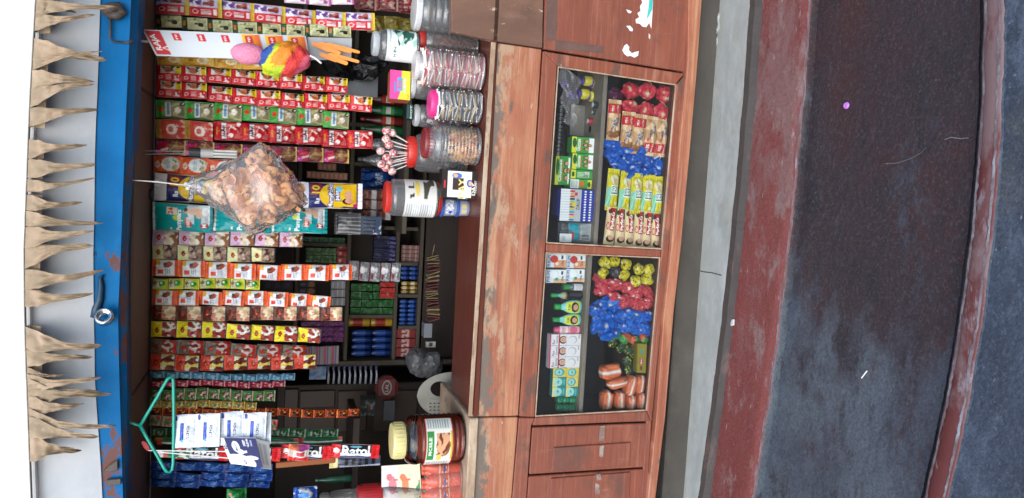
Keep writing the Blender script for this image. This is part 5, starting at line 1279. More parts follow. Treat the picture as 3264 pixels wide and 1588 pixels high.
# upper shelf
for i, (x, y) in enumerate(((1868, 258), (1896, 268), (1858, 300), (1886, 308))):
    bottle('pill_bottle', ['small yellow labelled bottle behind the torn sheet, first from the photo top', 'small yellow labelled bottle behind the torn sheet, second from the photo top', 'small yellow labelled bottle behind the torn sheet, third from the photo top', 'small yellow labelled bottle behind the torn sheet, fourth from the photo top'][i],
           (x - 18, x + 16, y - 17, y + 17), .14, at(x + 16, y, .14).z, [(0, 0), (.9, 0), (1, .05), (1, .6), (.8, .7), (0, .7)], ['#d8cc48'] * 6, 'gloss', None, 1, None, 'bottle', (.1, .6), (.75, .68), '#5a4a9a')
pile('candy_pouch', 'purple wrapped pouch behind the torn sheet', 'pouch', 'purple pouches', [(1800, 268, .13), (1822, 305, .13)], .018, .1, lambda n_, q: mixh('#2c2268', '#5a529a', .5 + .5 * noise.noise(q * 2)), 2, 61)
mb0 = None
for i in range(14):                # black tape rolls in a row
    y = 330 + i * 12.3
    c = at(1790 - i * .9, y, .1)
    me_ = bpy.data.meshes.get('tape_roll')
    if not me_:
        M_ = Matrix.Rotation(R_(90), 4, 'Y')
        mm = MB().lathe([(.011, -.0064), (.0215, -.0066), (.0225, -.006), (.0225, .006), (.0215, .0066), (.011, .0064), (.011, -.0064)], 24, (1, 1, 1), M_)
        me_ = mm.me('tape_roll', plain('#18191c', .3)); auto_smooth(me_, 40)
    o = obj('tape_roll', me_, None, c, (R_(i * 40), 0, R_(-3)))
    tag(o, 'black tape roll in the showcase row, %s from the photo top' % ORD[i], 'tape roll', 'row of black tape rolls')
carton('grey_packet', 'plain grey folded card pack behind the batteries', 'card pack', (1818, 1882, 336, 434), .2, .03, Canvas(16, 16, 1, '#7a7670', (('b', 0, 0, 1, 1, '#8a867e', 3, .1, 1),)), '#6a665e', base=zs)
for i, (b_, c, l) in enumerate((((1886, 1912, 324, 346), '#27333a', 'dark battery standing near the shelf edge'), ((1886, 1914, 352, 366), '#3a4448', 'slim grey battery standing beside the dark battery'), ((1870, 1912, 378, 398), '#a83440', 'red battery leaning in front of the grey card pack'), ((1884, 1910, 402, 426), '#7a2a30', 'dark red battery lying beside the red battery'))):
    bottle('battery', l, b_, .08 + .02 * i, zs, [(0, 0), (.95, 0), (1, .03), (1, .9), (.95, .93), (.4, .93), (.4, 1), (0, 1)], [c] * 4 + ['#b8bcc0'] * 4, 'gloss', None, 1, None, 'battery', n=14)
def d_glu(rot=0): return Canvas(56, 56, 1.0, '#2f9a3a', (('r', 0, 0, 1, .2, '#d8dc3a'), ('e', .62, .12, .3, .09, '#1f5a2c'), ('t', 'Glucose', .5, .3, .78, '#f2f4e8', 0), ('r', .1, .42, .9, .47, '#c85a30'), ('r', .05, .78, .95, 1, '#eef0f0'), ('e', .25, .66, .1, .13, '#3a2a22'), ('e', .25, .69, .075, .1, '#c8906c'), ('e', .5, .6, .1, .12, '#3a2a22'), ('e', .5, .63, .075, .09, '#cf9a78'), ('e', .75, .66, .1, .14, '#3a2a22'), ('e', .75, .68, .075, .1, '#cf9a78'), ('e', .5, .8, .1, .12, '#3a2a22'), ('e', .5, .83, .075, .09, '#c8906c'), ('e', .25, .92, .16, .12, '#f2f4f4'), ('e', .75, .92, .16, .12, '#f2f4f4')))
gl = d_glu()
carton('glucose_box', 'green glucose box nearest the batteries, with a family picture', 'box', (1823, 1906, 438, 489), YB + .03, .05, gl, '#2f8a3a', 'green glucose boxes', base=zs)
carton('glucose_box', 'green glucose box between its twin and the narrow sides', 'box', (1824, 1904, 491, 541), YB + .03, .05, gl, '#2f8a3a', 'green glucose boxes', base=zs)
gs = Canvas(30, 40, .5, '#3a9a40', (('r', 0, 0, 1, .22, '#d8dc3a'), ('e', .5, .1, .3, .07, '#1f5a2c'), ('bars', .2, .3, .8, .6, 4, '#d8e8c8', True), ('r', .2, .62, .8, .85, '#e4e6e4'), ('bars', .24, .64, .76, .83, 5, '#30343a', True)))
carton('glucose_box', 'narrow side of a green glucose box showing a bar code', 'box', (1820, 1900, 543, 571), YB + .03, .06, gs, '#2f8a3a', 'green glucose boxes', base=zs)
gs2 = Canvas(30, 40, .5, '#4aa040', (('r', 0, .0, 1, .4, '#dfe6e0'), ('bars', .15, .05, .85, .36, 5, '#8a9a8c'), ('r', .2, .42, .8, .62, '#d86a2c'), ('r', 0, .8, 1, 1, '#d8dc3a'), ('e', .5, .88, .3, .07, '#1f5a2c')))
carton('glucose_box', 'narrow side of a green glucose box with an orange square', 'box', (1818, 1898, 573, 602), YB + .03, .06, gs2, '#2f8a3a', 'green glucose boxes', base=zs)
carton('glucose_box', 'green glucose box standing highest of the stack next to the pen box', 'box', (1770, 1822, 498, 590), YB + .05, .04, gl, '#2f8a3a', 'green glucose boxes')
dp = Canvas(80, 76, 1.05, '#b9bcc2', (('r', 0, .62, 1, 1, '#2436a0'), ('r', 0, 0, 1, .3, '#e6eaee'), ('bars', .02, .0, 1, .28, 12, '#b8c0c8', True, .18)))
for k, c in enumerate(('#2a6ac8', '#d8c83a', '#c83a8a', '#3aa0a0', '#c8b03a', '#503a2a', '#d8703a', '#8ac03a', '#3a3a3a', '#c8303a', '#e0a030', '#c83a5a')): dp.r(.02 + k * .081, .28, .075 + k * .081, .42, c)
for k in range(12):
    dp.e(.05 + k * .081, .74, .026, .034, '#f2f4f6'); dp.e(.05 + k * .081, .9, .026, .034, '#f2f4f6')
dp.e(.52, .42, .07, .07, '#d8c83a'); dp.t('DROP', .55, .53, .36, '#5a5e6a', 0); dp.r(.8, .42, .9, .5, '#c83038')
carton('pen_box', 'blue and silver flat box of colour pens', 'box', (1786, 1890, 604, 706), YB, .02, dp, '#2a3c9a', base=zs)
carton('blue_box', 'dark blue box behind the box of colour pens', 'box', (1776, 1880, 608, 690), YB + .06, .06, Canvas(8, 8, 1, '#22388c'), '#1c2e78', base=zs)
tg = Canvas(40, 50, .7, '#7c8488', (('r', 0, .3, 1, .56, '#1f98a8'), ('r', .1, .32, .55, .44, '#c84a58'), ('r', .1, .6, .95, .98, '#a8b0b4'), ('bars', .15, .68, .4, .9, 6, '#3a3e44', True), ('r', .0, 0, 1, .28, '#3c4248')), )
packet('grey_packet', 'grey and teal clear bag of stationery beside the pen box', 'packet', (1778, 1888, 710, 772), YB + .01, .014, tg, wr=.5)
wl = Canvas(24, 20, 1, '#e2e6e8', (('bars', .15, .2, .7, .5, 3, '#a0a8b0'),))
carton('white_label', 'small white label card leaning on the stationery bag', 'card', (1784, 1822, 745, 772), YB - .012, .003, wl, '#dfe2e2')
# lower shelf
def col_red(n_, q): return mixh('#a8142c', '#d84a58', .5 + .6 * noise.noise(q * 2.2)) if noise.noise(q * 1.3 + Vector((9, 2, 1))) < .42 else '#d8c8a0'
REDP = [(2010, 288), (2065, 290), (2118, 300), (2006, 345), (2058, 352), (2108, 358)]
RL = 'red crumpled biscuit bag beside the gold packets'
pile('biscuit_bag', RL, 'snack bag', 'red crumpled bags', REDP, .038, .085, col_red, 4, 21, asp=(.9, .75, 1.0))
pile('biscuit_bag', 'dark purple crumpled bag behind the red bags', 'snack bag', None, [(1958, 305, .11)], .034, .1, lambda n_, q: mixh('#2a1830', '#6a2a48', .5 + .6 * noise.noise(q * 2)), 1, 31)
kj = Canvas(36, 90, .36, '#c39a6c', (('b', 0, 0, 1, 1, '#e2c09a', 4, .0, 2), ('r', 0, .11, 1, .34, '#c82a2c'), ('t', '75%', .32, .225, .15, '#f6eae0', 90), ('t', 'EXTRA', .68, .225, .2, '#f6eae0', 90), ('t', 'Krack', .38, .62, .3, '#f4ece0', 80), ('t', 'Krack', .36, .62, .28, '#2a3f7a', 80), ('t', 'Jack', .68, .54, .24, '#2a3f7a', 80), ('e', .24, .8, .09, .05, '#c83038'), ('b', 0, .76, 1, .94, '#8a5a34', 5, .15, 4)))
kj2 = Canvas(36, 90, .36, '#c39a6c', (('b', 0, 0, 1, 1, '#e2c09a', 4, .0, 7), ('r', 0, .68, 1, .9, '#c82a2c'), ('t', '75%', .32, .79, .15, '#f6eae0', 90), ('t', 'EXTRA', .68, .79, .2, '#f6eae0', 90), ('t', 'Krack', .36, .46, .28, '#2a3f7a', 80), ('t', 'Jack', .68, .34, .24, '#2a3f7a', 80), ('e', .24, .6, .09, .05, '#c83038')))
def upack(name, labels, cat, group, cs, Lpx, wpx, cvs, Y, d, rot=0.0, seed=0, wr=.25, seal=.09):
    """long packets lying across: (x, y) centres, length along the photograph's y"""
    s = px(Y, 2020, 600)
    meshes = {}
    rr = random.Random(seed)
    for i, (x, y) in enumerate(cs):
        cv = cvs[i % len(cvs)] if len(cvs) != len(cs) else cvs[i]
        if id(cv) not in meshes: meshes[id(cv)] = pillow(name, wpx * s, Lpx * s, d, cv, 'foil', seed + len(meshes), wr, seal)
        L = Lpx * s
        o = obj(name, meshes[id(cv)], None)
        M = Matrix.Translation(at(x, y, Y + rr.uniform(-.004, .006))) @ Matrix.Rotation(R_(90 + rot + rr.uniform(-4, 4)), 4, 'Y') @ Matrix.Rotation(rr.uniform(-.15, .15), 4, 'Z') @ Matrix.Translation((0, 0, L / 2))
        o.matrix_world = M
        tag(o, '%s, %s from the left' % (labels, ORD[i]), cat, group)
KL = 'gold biscuit packet with a red band'
# gold packs stand with their length across the photograph, i.e. lying flat one above another
upack('biscuit_packet', KL, 'biscuit packet', 'gold biscuit packets', [(1957, 383), (2000, 420), (2036, 428), (2072, 434), (2108, 438)], 126, 44, [kj, kj, kj, kj2, kj2], YB, .017, 0, 3, .3)
# yellow 50-50 packets, cream biscuit packets
def d_5050(): return Canvas(38, 90, .36, '#d6c81e', (('r', 0, .46, .35, .9, '#8fd0b4'), ('e', .2, .5, .3, .06, '#8fd0b4'), ('e', .5, .26, .3, .12, '#e8e0c0'), ('e', .62, .3, .2, .08, '#d8c08a'), ('r', .22, .4, .84, .62, '#f0f2ee'), ('r', .26, .42, .8, .6, '#1f7a78'), ('t', '50', .42, .51, .14, '#f4f6f0', 90), ('t', '50', .66, .51, .14, '#f4f6f0', 90), ('e', .8, .82, .12, .04, '#f0ecd0'), ('r', 0, .94, 1, 1, '#c2b418')))
YL = 'yellow biscuit packet with a number print'
upack('biscuit_packet', YL, 'biscuit packet', 'yellow biscuit packets', [(1952, 605), (1992, 612), (2028, 618), (2062, 622), (2094, 628)], 132, 43, [d_5050()], YB, .018, 0, 5, .25, .1)
def d_pg(): return Canvas(32, 84, .29, '#e3cda0', (('r', .3, .02, .78, .62, '#b8242c'), ('t', 'Parle-G', .55, .36, .44, '#f8f2ea', 90), ('r', .8, .02, .98, .3, '#2f6a4a'), ('e', .16, .5, .13, .1, '#c8444c'), ('e', .16, .5, .09, .06, '#e3cda0'), ('e', .55, .84, .4, .09, '#2c1e1a'), ('e', .6, .81, .28, .065, '#d8a88a'), ('e', .75, .72, .2, .05, '#e8c8b0'), ('e', .3, .12, .2, .06, '#5a2a24')))
PL_ = 'cream biscuit packet with red lettering'
upack('biscuit_packet', PL_, 'biscuit packet', 'cream biscuit packets', [(1946, 720), (1976, 724), (2005, 728), (2036, 732), (2062, 735), (2090, 738)], 120, 35, [d_pg()], YB, .015, 0, 8, .1, .05)
for i, y in enumerate((0, 1)):
    packet('biscuit_packet', ['brown wrapped biscuit row lying under the cream packets', 'brown wrapped biscuit row behind the cream packets'][i], 'biscuit packet', (1935 + i * 70, 1998 + i * 60, 778 + i * 3, 792 + i), YB + .05, .012, Canvas(12, 30, .3, '#8a6a52', (('bars', 0, 0, 1, 1, 6, '#c0a080'),)))
# blue crumpled wrappers in the right case
def col_blue(n_, q): return mixh('#083a94', '#1a6ad0', .5 + .7 * noise.noise(q * 2.2)) if noise.noise(q * 1.1 + Vector((3, 2, 1))) < .5 else '#cfdcea'
BL = [(1945, 458), (1978, 478), (1960, 508), (2000, 505), (2030, 495), (2062, 512), (2096, 492), (1985, 538), (2022, 540), (2050, 552), (2086, 545), (2108, 530)]
pile('wafer_bag', 'blue crumpled wafer bag near the yellow packets', 'snack bag', 'blue bags in the right showcase', BL, .03, .085, col_blue, 5, 41, .9, .4, (1, .8, .95), rot=.9)

# ================================================================== left showcase
def d_bulb(c, wtt): return Canvas(56, 60, .7, '#dfe6ea', (('t', 'PHILIPS', .5, .1, .6, '#2a5aa8', 0), ('r', .0, .36, .55, 1, '#e09a6c') if c == 'r' else ('r', .0, .36, .3, 1, '#e0b08c'), ('e', .62, .36, .28, .2, '#c83a34' if c == 'r' else '#f0f4f8'), ('e', .28, .52, .12, .09, '#3aa070' if c != 'r' else '#e8e0d8'), ('r', .55, .6, .95, .95, '#eef2f4'), ('t', wtt, .34, .8, .26, '#34506a', 0), ('r', .62, .72, .9, .82, '#3a4a5a'), ('r', .0, .97, 1, 1, '#c8d0d4')))
for i, (b_, c, wtt, l) in enumerate((((1744, 1806, 810, 853), 'r', '15w', 'white bulb box with a red bulb picture, stacked on another box'), ((1808, 1870, 812, 855), 'r', '15w', 'white bulb box with a red bulb picture, standing on the shelf'),
        ((1741, 1803, 860, 902), 'g', '10w', 'white bulb box with a pale bulb picture, stacked on another box'), ((1805, 1868, 858, 899), 'g', '10w', 'white bulb box with a pale bulb picture, standing on the shelf'))):
    cx_, zb_, w_, h_ = box_at(*b_, YB)
    carton('bulb_box', l, 'box', b_, YB, .045, d_bulb(c, wtt), '#d4dade', 'bulb boxes', base=ZS2 + .001 if i in (1, 3) else at(1807, b_[2] + 20, YB).z + .001)
bt_ = [(0, 0), (.9, 0), (1, .04), (1, .5), (.95, .6), (.45, .75), (.4, .8), (0, .8)]
wl2 = Canvas(16, 20, .8, '#e8e8ea', (('bars', .1, .1, .9, .9, 7, '#a8a8b0'),))
bottle('syrup_bottle', 'small clear bottle with a green cap next to the bulb boxes', (1795, 1862, 904, 926), YB + .02, ZS2, bt_, ['#5a6a6a'] * 8, 'gloss', wl2, 1, None, 'bottle', (.05, .5), (.8, .7), '#2f8a4a')
bottle('syrup_bottle', 'dark bottle with a green cap beside the two pale green bottles', (1756, 1864, 930, 954), YB + .02, ZS2, bt_, ['#1a1c22'] * 4 + ['#b8a878'] + ['#5aa8b0'] * 3, 'gloss', Canvas(16, 20, .8, '#16181c', (('r', .5, 0, .9, 1, '#3a3a44'),)), 1, None, 'bottle', (.05, .45), (.55, .8), '#2a9a4c')
ob2 = [(0, 0), (.7, 0), (.9, .03), (1, .2), (1, .34), (.85, .5), (.5, .68), (.38, .76), (.38, .8), (0, .8)]
dl = Canvas(30, 40, .7, '#c8d83a', (('e', .5, .5, .5, .5, '#d8d83a'), ('e', .5, .66, .34, .28, '#2c2220'), ('e', .5, .7, .2, .18, '#d0a080'), ('t', 'Oil', .5, .22, .3, '#2a6a3a'), ('r', 0, 0, .08, 1, '#7ad0cc'), ('r', .92, 0, 1, 1, '#7ad0cc')))
for i, b_ in enumerate(((1767, 1863, 956, 1000), (1762, 1859, 1000, 1038))):
    bottle('hair_oil_bottle', ['pale turquoise drop shaped bottle with green cap beside the dark bottle', 'pale turquoise drop shaped bottle with green cap beside the pink bottle'][i], b_, YB + .02, ZS2, ob2, ['#7ad0cc'] * 10, 'gloss', dl, .55, 'turquoise bottles', 'bottle', (.1, .6), (.42, .78), '#1f9a48')
bottle('talc_bottle', 'slim pink talc bottle beside the white cream boxes', (1766, 1860, 1039, 1063), YB + .02, ZS2, [(0, 0), (.9, 0), (1, .03), (1, .8), (.8, .86), (0, .86)], ['#d8708a'] * 6, 'gloss', Canvas(16, 30, .5, '#e2a8b4', (('r', 0, .0, 1, .4, '#f0dce0'), ('e', .5, .7, .4, .2, '#d86a88'), ('bars', .2, .1, .8, .3, 3, '#c85a78'))), .7, None, 'bottle', (.05, .8), (.75, .84), '#d85a80')
fl = Canvas(40, 90, .36, '#e4e2e6', (('r', 0, 0, 1, .05, '#b8385a'), ('t', 'Fair', .35, .14, .16, '#6a5a6a', 0), ('t', 'Lovely', .55, .24, .26, '#6a5a6a', 0), ('r', 0, .29, 1, .33, '#b8385a'), ('e', .5, .43, .36, .12, '#3a2a28'), ('e', .52, .44, .26, .1, '#d8a890'), ('e', .45, .42, .04, .015, '#3a2a28'), ('e', .6, .42, .04, .015, '#3a2a28'), ('r', .42, .48, .6, .49, '#b04848'), ('r', 0, .52, 1, .55, '#cfc8d0'), ('e', .5, .74, .36, .14, '#b8b4bc'), ('e', .46, .72, .32, .12, '#e4e2e6'), ('r', .6, .92, .95, .96, '#b8a8b0')))
for i in range(3):
    carton('cream_box', ['white face cream box with a smiling face, next to the pink bottle', 'white face cream box with a smiling face, middle of three', 'white face cream box with a smiling face, next to the teal boxes'][i], 'box', (1752 - i * 1.5, 1858 - i * 2, 1066 + i * 36, 1101 + i * 36), YB, .03, fl, '#d8d4da', 'face cream boxes', base=ZS2)
te = Canvas(30, 36, .72, '#e2cc5c', (('e', .5, .45, .42, .36, '#3a9aa0'), ('e', .5, .42, .32, .26, '#9ad4d0'), ('t', 'Liv', .5, .42, .26, '#1f6a70'), ('r', .0, .86, 1, 1, '#d8c050')))
te2 = Canvas(30, 36, .72, '#1f8a88', (('r', 0, 0, 1, .36, '#e2d88c'), ('e', .5, .4, .42, .3, '#9ad4d0'), ('t', 'Liv', .5, .4, .26, '#1f6a70'), ('bars', .2, .78, .8, .92, 2, '#7ac4bc')))
k_ = 0
TL = ['yellow and teal medicine box', 'teal and yellow medicine box']
for r_ in range(3):
    for c_ in range(2):
        x0_ = 1763 + c_ * 44 - r_ * 1.5; y0_ = 1172 + r_ * 31
        yel = (r_ == 0) or (r_ == 1 and c_ == 1)
        ps = ('next to the face cream boxes', 'in the middle', 'next to the green tins')[r_]
        zb_ = ZS2 if c_ else at(1808 - r_ * 2, y0_ + 15, YB).z
        carton('medicine_box', f"{'yellow' if yel else 'teal'} medicine box {ps}, {'on the shelf' if c_ else 'stacked on another'}", 'box', (x0_, x0_ + 43, y0_, y0_ + 30), YB, .03, te if yel else te2, '#2a7a78', 'medicine boxes', base=zb_ + .0005)
for r_ in range(2):
    for c_ in range(3):
        x0_ = 1776 + c_ * 23 - r_ * 2
        y0_ = 1263 + r_ * 25
        zt0 = ZS2 + (2 - c_) * .0262
        cx_ = at(x0_ + 10, y0_ + 11, YB + .02).x
        o = MB().lathe([(0, 0), (.0125, 0), (.0135, .002), (.0135, .012), (.0142, .013), (.0142, .024), (.013, .026), (0, .026)], 18, (1, 1, 1), None, ['#1f7a5a'] * 3 + ['#3aa070'] + ['#2a8a62'] * 4).make('balm_tin', 'gloss', None, (cx_, YB + .02, zt0), smooth=False)
        auto_smooth(o.data)
        tag(o, f"small green balm tin, {('top', 'middle', 'bottom')[c_]} of the stack {('beside the teal boxes', 'nearest the showcase frame')[r_]}", 'tin', 'green balm tins')
# lower shelf of the left case
def col_yel(n_, q):
    t = noise.noise(q * 2.4)
    return '#2a2418' if t > .32 else ('#e8e4c0' if t < -.42 else mixh('#b8a80a', '#e6da3c', .5 + t))
YLW = [(1928, 838), (1958, 834), (1996, 842), (2036, 858), (2068, 860), (1922, 870), (1990, 878), (2026, 896), (2062, 892)]
pile('snack_ball', 'yellow crumpled snack packet', 'snack packet', 'yellow snack packets', YLW, .0245, .085, col_yel, 4, 51, 0, .22)
pile('snack_ball', 'black crumpled snack packet among the yellow ones', 'snack packet', None, [(1960, 868, .085)], .024, .08, lambda n_, q: mixh('#17151a', '#5a5660', .4 + .6 * noise.noise(q * 2)), 1, 57, 0, .25)
def col_pinkred(n_, q):
    t = noise.noise(q * 2.6 + Vector((4, 0, 0)))
    return '#efe4e4' if t > .5 else mixh('#a82434', '#d85a62', .5 + .7 * noise.noise(q * 1.8))
RD = [(1922, 925), (1962, 908), (1998, 916), (2028, 938), (2064, 930), (1958, 945), (1990, 960), (2022, 975), (2056, 968), (1915, 905), (2040, 990)]
pile('toffee_bag', 'pinkish red crumpled packet', 'snack packet', 'pinkish red packets', RD, .027, .085, col_pinkred, 5, 71, .8, .36, rot=.9)
def col_blue2(n_, q): return '#e6dcae' if noise.noise(q * 1.3 + Vector((1, 5, 1))) > .5 else mixh('#083f9c', '#1c72d4', .5 + .7 * noise.noise(q * 2.2))
B2 = [(1925, 968), (1962, 978), (1905, 1025), (1938, 1012), (1972, 1008), (2005, 1002), (2034, 1018), (2060, 1008), (1925, 1050), (1960, 1040), (1990, 1045), (2020, 1048), (2052, 1042), (1895, 990), (1948, 1062), (2064, 1058)]
pile('wafer_bag', 'blue crumpled wafer bag with cream spots', 'snack bag', 'blue bags in the left showcase', B2, .029, .08, col_blue2, 5, 81, .9, .4, (1, .8, .95), rot=.9)
def col_gr(n_, q): return '#c85a3a' if n_.x + .5 * n_.z > .25 else mixh('#1f6a34', '#4aa84c', .5 + .6 * noise.noise(q * 2))
pile('toffee', 'green and orange wrapped sweet', 'sweet', 'green and orange sweets', [(1962, 1064), (1992, 1080), (2022, 1085), (2052, 1078)], .022, .075, col_gr, 3, 91, .2, .2)
def col_dk(n_, q): return '#c8c050' if noise.noise(q * 2) > .3 else mixh('#17231a', '#2f5a34', .5 + .6 * noise.noise(q * 2))
pile('toffee', 'dark green and yellow wrapped sweet', 'sweet', 'dark green sweets', [(1952, 1092), (1980, 1108), (2004, 1116), (2022, 1124), (1998, 1152), (2005, 1178)], .021, .085, col_dk, 3, 95, .2, .25)
ov = Canvas(30, 84, .36, '#8f8420', (('r', .3, .5, .7, .7, '#a84a5a'), ('t', 'Maha', .5, .6, .16, '#f0e0d0', 90), ('r', .35, .2, .65, .3, '#3a8a9a'), ('r', .35, .78, .65, .9, '#6a3a2a'), ('r', 0, 0, 1, .03, '#6a6218')))
s = px(.05, 2040, 1140)
V4 = [at(2028, 1188, .05), at(2030, 1095, .05), at(2062, 1097, .05), at(2058, 1190, .05)]
oo = thing('olive_box', 'olive green flat sweet box standing beside the orange bags', 'box', V4[3])
ov2 = Canvas(70, 30, 2.6, '#8f8420', (('r', .3, .3, .5, .7, '#a84a5a'), ('t', 'Maha', .4, .5, .45, '#f0e0d0'), ('r', .66, .35, .8, .65, '#3a8a9a'), ('r', .1, .35, .24, .65, '#6a3a2a'), ('r', 0, 0, 1, .08, '#6a6218')))
obj('carton', printed('carton', [p - V4[3] for p in V4], ov2, .03, 'card', '#7a7020'), oo)
# orange bags with white stripes
def orange_bag(label, x, y, rx, rz, ang, Y=.08, seed=0):
    def cf(n_, q): return '#ecebe6' if abs(n_.z) < .07 and n_.y < .2 else mixh('#c4542e', '#e08a60', .5 + .6 * noise.noise(q * 2))
    me = bag_mesh('bread_bag', rx, .028, rz, cf, seed, .16, 4, 'crumple', flat=False, boxy=.55)
    tag(obj('bread_bag', me, None, at(x, y, Y), (0, R_(ang), 0)), label, 'snack bag', 'orange striped bags')
OB = [('orange snack bag with a white stripe, topmost of the heap', 1945, 1182, .043, .03, 82, .1), ('orange snack bag with a white stripe lying under the topmost', 1966, 1220, .042, .02, 80, .075),
      ('orange snack bag with a white stripe in the far corner', 1932, 1274, .036, .025, 2, .085), ('orange snack bag with a white stripe, second from the far corner', 1972, 1274, .036, .022, -3, .078),
      ('orange snack bag with a slanting stripe in the middle of the heap', 2008, 1228, .04, .021, 14, .07), ('orange snack bag with a stripe beside the olive box', 2038, 1222, .036, .018, 4, .075),
      ('orange snack bag with a white stripe, third from the far corner', 2008, 1280, .028, .02, 2, .075), ('orange snack bag with a stripe lying nearest the bottom rail', 2040, 1276, .034, .018, 3, .07)]
for k, (l, x, y, rx, rz, ang, Y) in enumerate(OB): orange_bag(l, x, y, rx, rz, ang, Y, k * 2.3)

# ================================================================== back shelves, goods darkened in colour for the dim interior
YK = 1.0
sh_ = thing('back_shelves', 'old grey wooden shelves full of goods along the back of the shop', 'shelves', (0, YK, .1))
def shelf_z(v, y): return at(v, y, YK).z
xL = at(1200, 1148, YK).x
xR = 1.4
zsh = {'a': shelf_z(1103, 900), 'b': shelf_z(1258, 900), 'c': shelf_z(1334, 900), 'd': shelf_z(942, 820)}
def sb(name, x0, x1, z0, z1, y0=YK, y1=YK + .3): MB().box(x0, x1, y0, y1, z0 - .1, z1 - .1, (1, 1, 1), None, .002).make(name, 'shelf_wood', sh_, (0, -YK, 0))
for k, z in zsh.items(): sb('shelf', xL, xR, z - .018, z)
sb('upright', xL - .025, xL, .2, 2.0, YK - .01)
for v0, v1, y in ((1100, 1258, 1010), (1258, 1334, 842), (1258, 1334, 944), (1258, 1334, 1045), (1215, 1334, 729), (942, 1103, 780), (942, 1103, 590), (1103, 1258, 525), (1103, 1258, 400)):
    x_ = at((v0 + v1) / 2, y, YK).x
    sb('divider', x_ - .009, x_ + .009, at(v1, y, YK).z, at(v0, y, YK).z - .018, YK + .004)
MB().box(xL, xR, YK + .3, YK + .31, .05, 1.9, (1, 1, 1), None, .001).make('back_panel', 'wood_dark', sh_, (0, -YK, 0))
MB().box(xL, xR, YK + .02, YK + .3, .05, zsh['c'] - .13, (1, 1, 1), None, .001).make('shade_filler', 'wood_dark', sh_, (0, -YK, 0))  # dark box added to deepen the gloom below the lowest shelf
def grid_word(i, j, nx_, nz):
    s = ''
    if nx_ > 1: s += ', %s from top' % ORD[nx_ - 1 - i]
    if nz > 1: s += ', %s from left' % ORD[nz - 1 - j]
    return s
def row(name, label, cat, group, b, nx_, nz, base_c, ops=(), depth=.06, Y=YK + .02, gap=.1, mat='card', jit=.08, base=None, labels=None):
    """rows of alike small boxes or packs filling a pixel box on a shelf"""
    cx, zb, w, h = box_at(*b, Y)
    if base is not None: zb = base
    cw, ch = w / nx_, h / nz
    cv = Canvas(10, 12, cw / ch, base_c, ops)
    me = printed(name, [(-cw * (.5 - gap / 2), 0, ch * .97), (cw * (.5 - gap / 2), 0, ch * .97), (cw * (.5 - gap / 2), 0, 0), (-cw * (.5 - gap / 2), 0, 0)], cv, depth, mat, cv.mean())
    rr = random.Random(int(b[0] + b[2])); k = 0
    for j in range(nz):
        for i in range(nx_):
            o = obj(name, me, None, (cx - w / 2 + cw * (i + .5), Y + rr.uniform(0, .012), zb + ch * j), (0, 0, rr.uniform(-jit, jit)))
            tag(o, label + grid_word(i, j, nx_, nz), cat, group); k += 1
def cans(name, label, group, b, nx_, nz, c1, c2, Y=YK + .04, base=None):
    cx, zb, w, h = box_at(*b, Y)
    if base is not None: zb = base
    cw, ch = w / nx_, h / nz; r = cw * .45
    me = MB().lathe([(0, 0), (r * .9, 0), (r, ch * .04), (r, ch * .3), (r * 1.0, ch * .32), (r, ch * .7), (r, ch * .86), (r * .8, ch * .95), (0, ch * .95)], 16, (1, 1, 1), None, [c1, c1, c1, c1, c2, c2, c1, c1, c1]).me(name, 'gloss')
    auto_smooth(me, 40)
    for j in range(nz):
        for i in range(nx_):
            tag(obj(name, me, None, (cx - w / 2 + cw * (i + .5), Y, zb + ch * j)), label + grid_word(i, j, nx_, nz), 'can', group)
A_, B_, C_s, D_s = zsh['a'], zsh['b'], zsh['c'], zsh['d']
row('green_packet', 'dark green packet below the lilac sachets', 'packet', 'dark green packets, upper row', (955, 1100, 756, 786), 1, 5, '#16402a', (('b', 0, 0, 1, 1, '#2f6a48', 5, .1, 1),), mat='foil')
row('green_packet', 'dark green packet below the cream sachets', 'packet', 'dark green packets, lower row', (975, 1072, 790, 838), 2, 4, '#183f22', (('b', 0, 0, 1, 1, '#3f7a3a', 5, .1, 3), ('r', 0, 0, .1, 1, '#8a9a4a')), mat='foil')
row('red_packet', 'slim red packet beside the dark green packets', 'packet', 'slim red packets', (1068, 1100, 776, 842), 3, 1, '#8c1f22', (('r', .3, .2, .7, .5, '#c8a8a0'),), mat='foil', base=A_)
row('navy_packet', 'shiny navy packet standing on the back shelf', 'packet', 'navy packets', (1186, 1256, 752, 832), 6, 1, '#1b1d44', (('b', 0, 0, 1, 1, '#6a6aa8', 6, .25, 2),), mat='foil', base=B_)
row('green_pouch', 'bright green pouch beside the yellow cans', 'pouch', 'green pouches', (1118, 1254, 905, 1006), 4, 4, '#12481d', (('b', 0, 0, 1, 1, '#1f6a2a', 4, .1, 1),), mat='foil', base=B_, jit=.2)
row('red_pouch', 'dark red pouch before the green pouches', 'pouch', 'dark red pouches', (1208, 1256, 900, 952), 3, 1, '#8a1818', (('bars', 0, 0, 1, 1, 3, '#b02a24', True),), mat='foil', base=B_, Y=YK - .02)
row('grey_box', 'small pale grey box above the green pouches', 'box', 'pale grey boxes', (1052, 1098, 896, 976), 3, 3, '#9a9aa0', (('r', .1, .3, .9, .5, '#c4c6cc'),), base=A_)
row('coffee_box', 'dark coffee packet with a round brown print', 'box', 'dark coffee packets', (948, 1006, 896, 940), 2, 1, '#1a1418', (('e', .5, .75, .42, .2, '#8a5a34'), ('r', .3, .1, .7, .4, '#5a4a5a')))
row('dark_tube', 'dark standing tube beside the lime sachets', 'tube', 'dark tubes', (838, 930, 896, 925), 1, 3, '#241f28', (('r', .2, .2, .8, .8, '#3a3240'),))
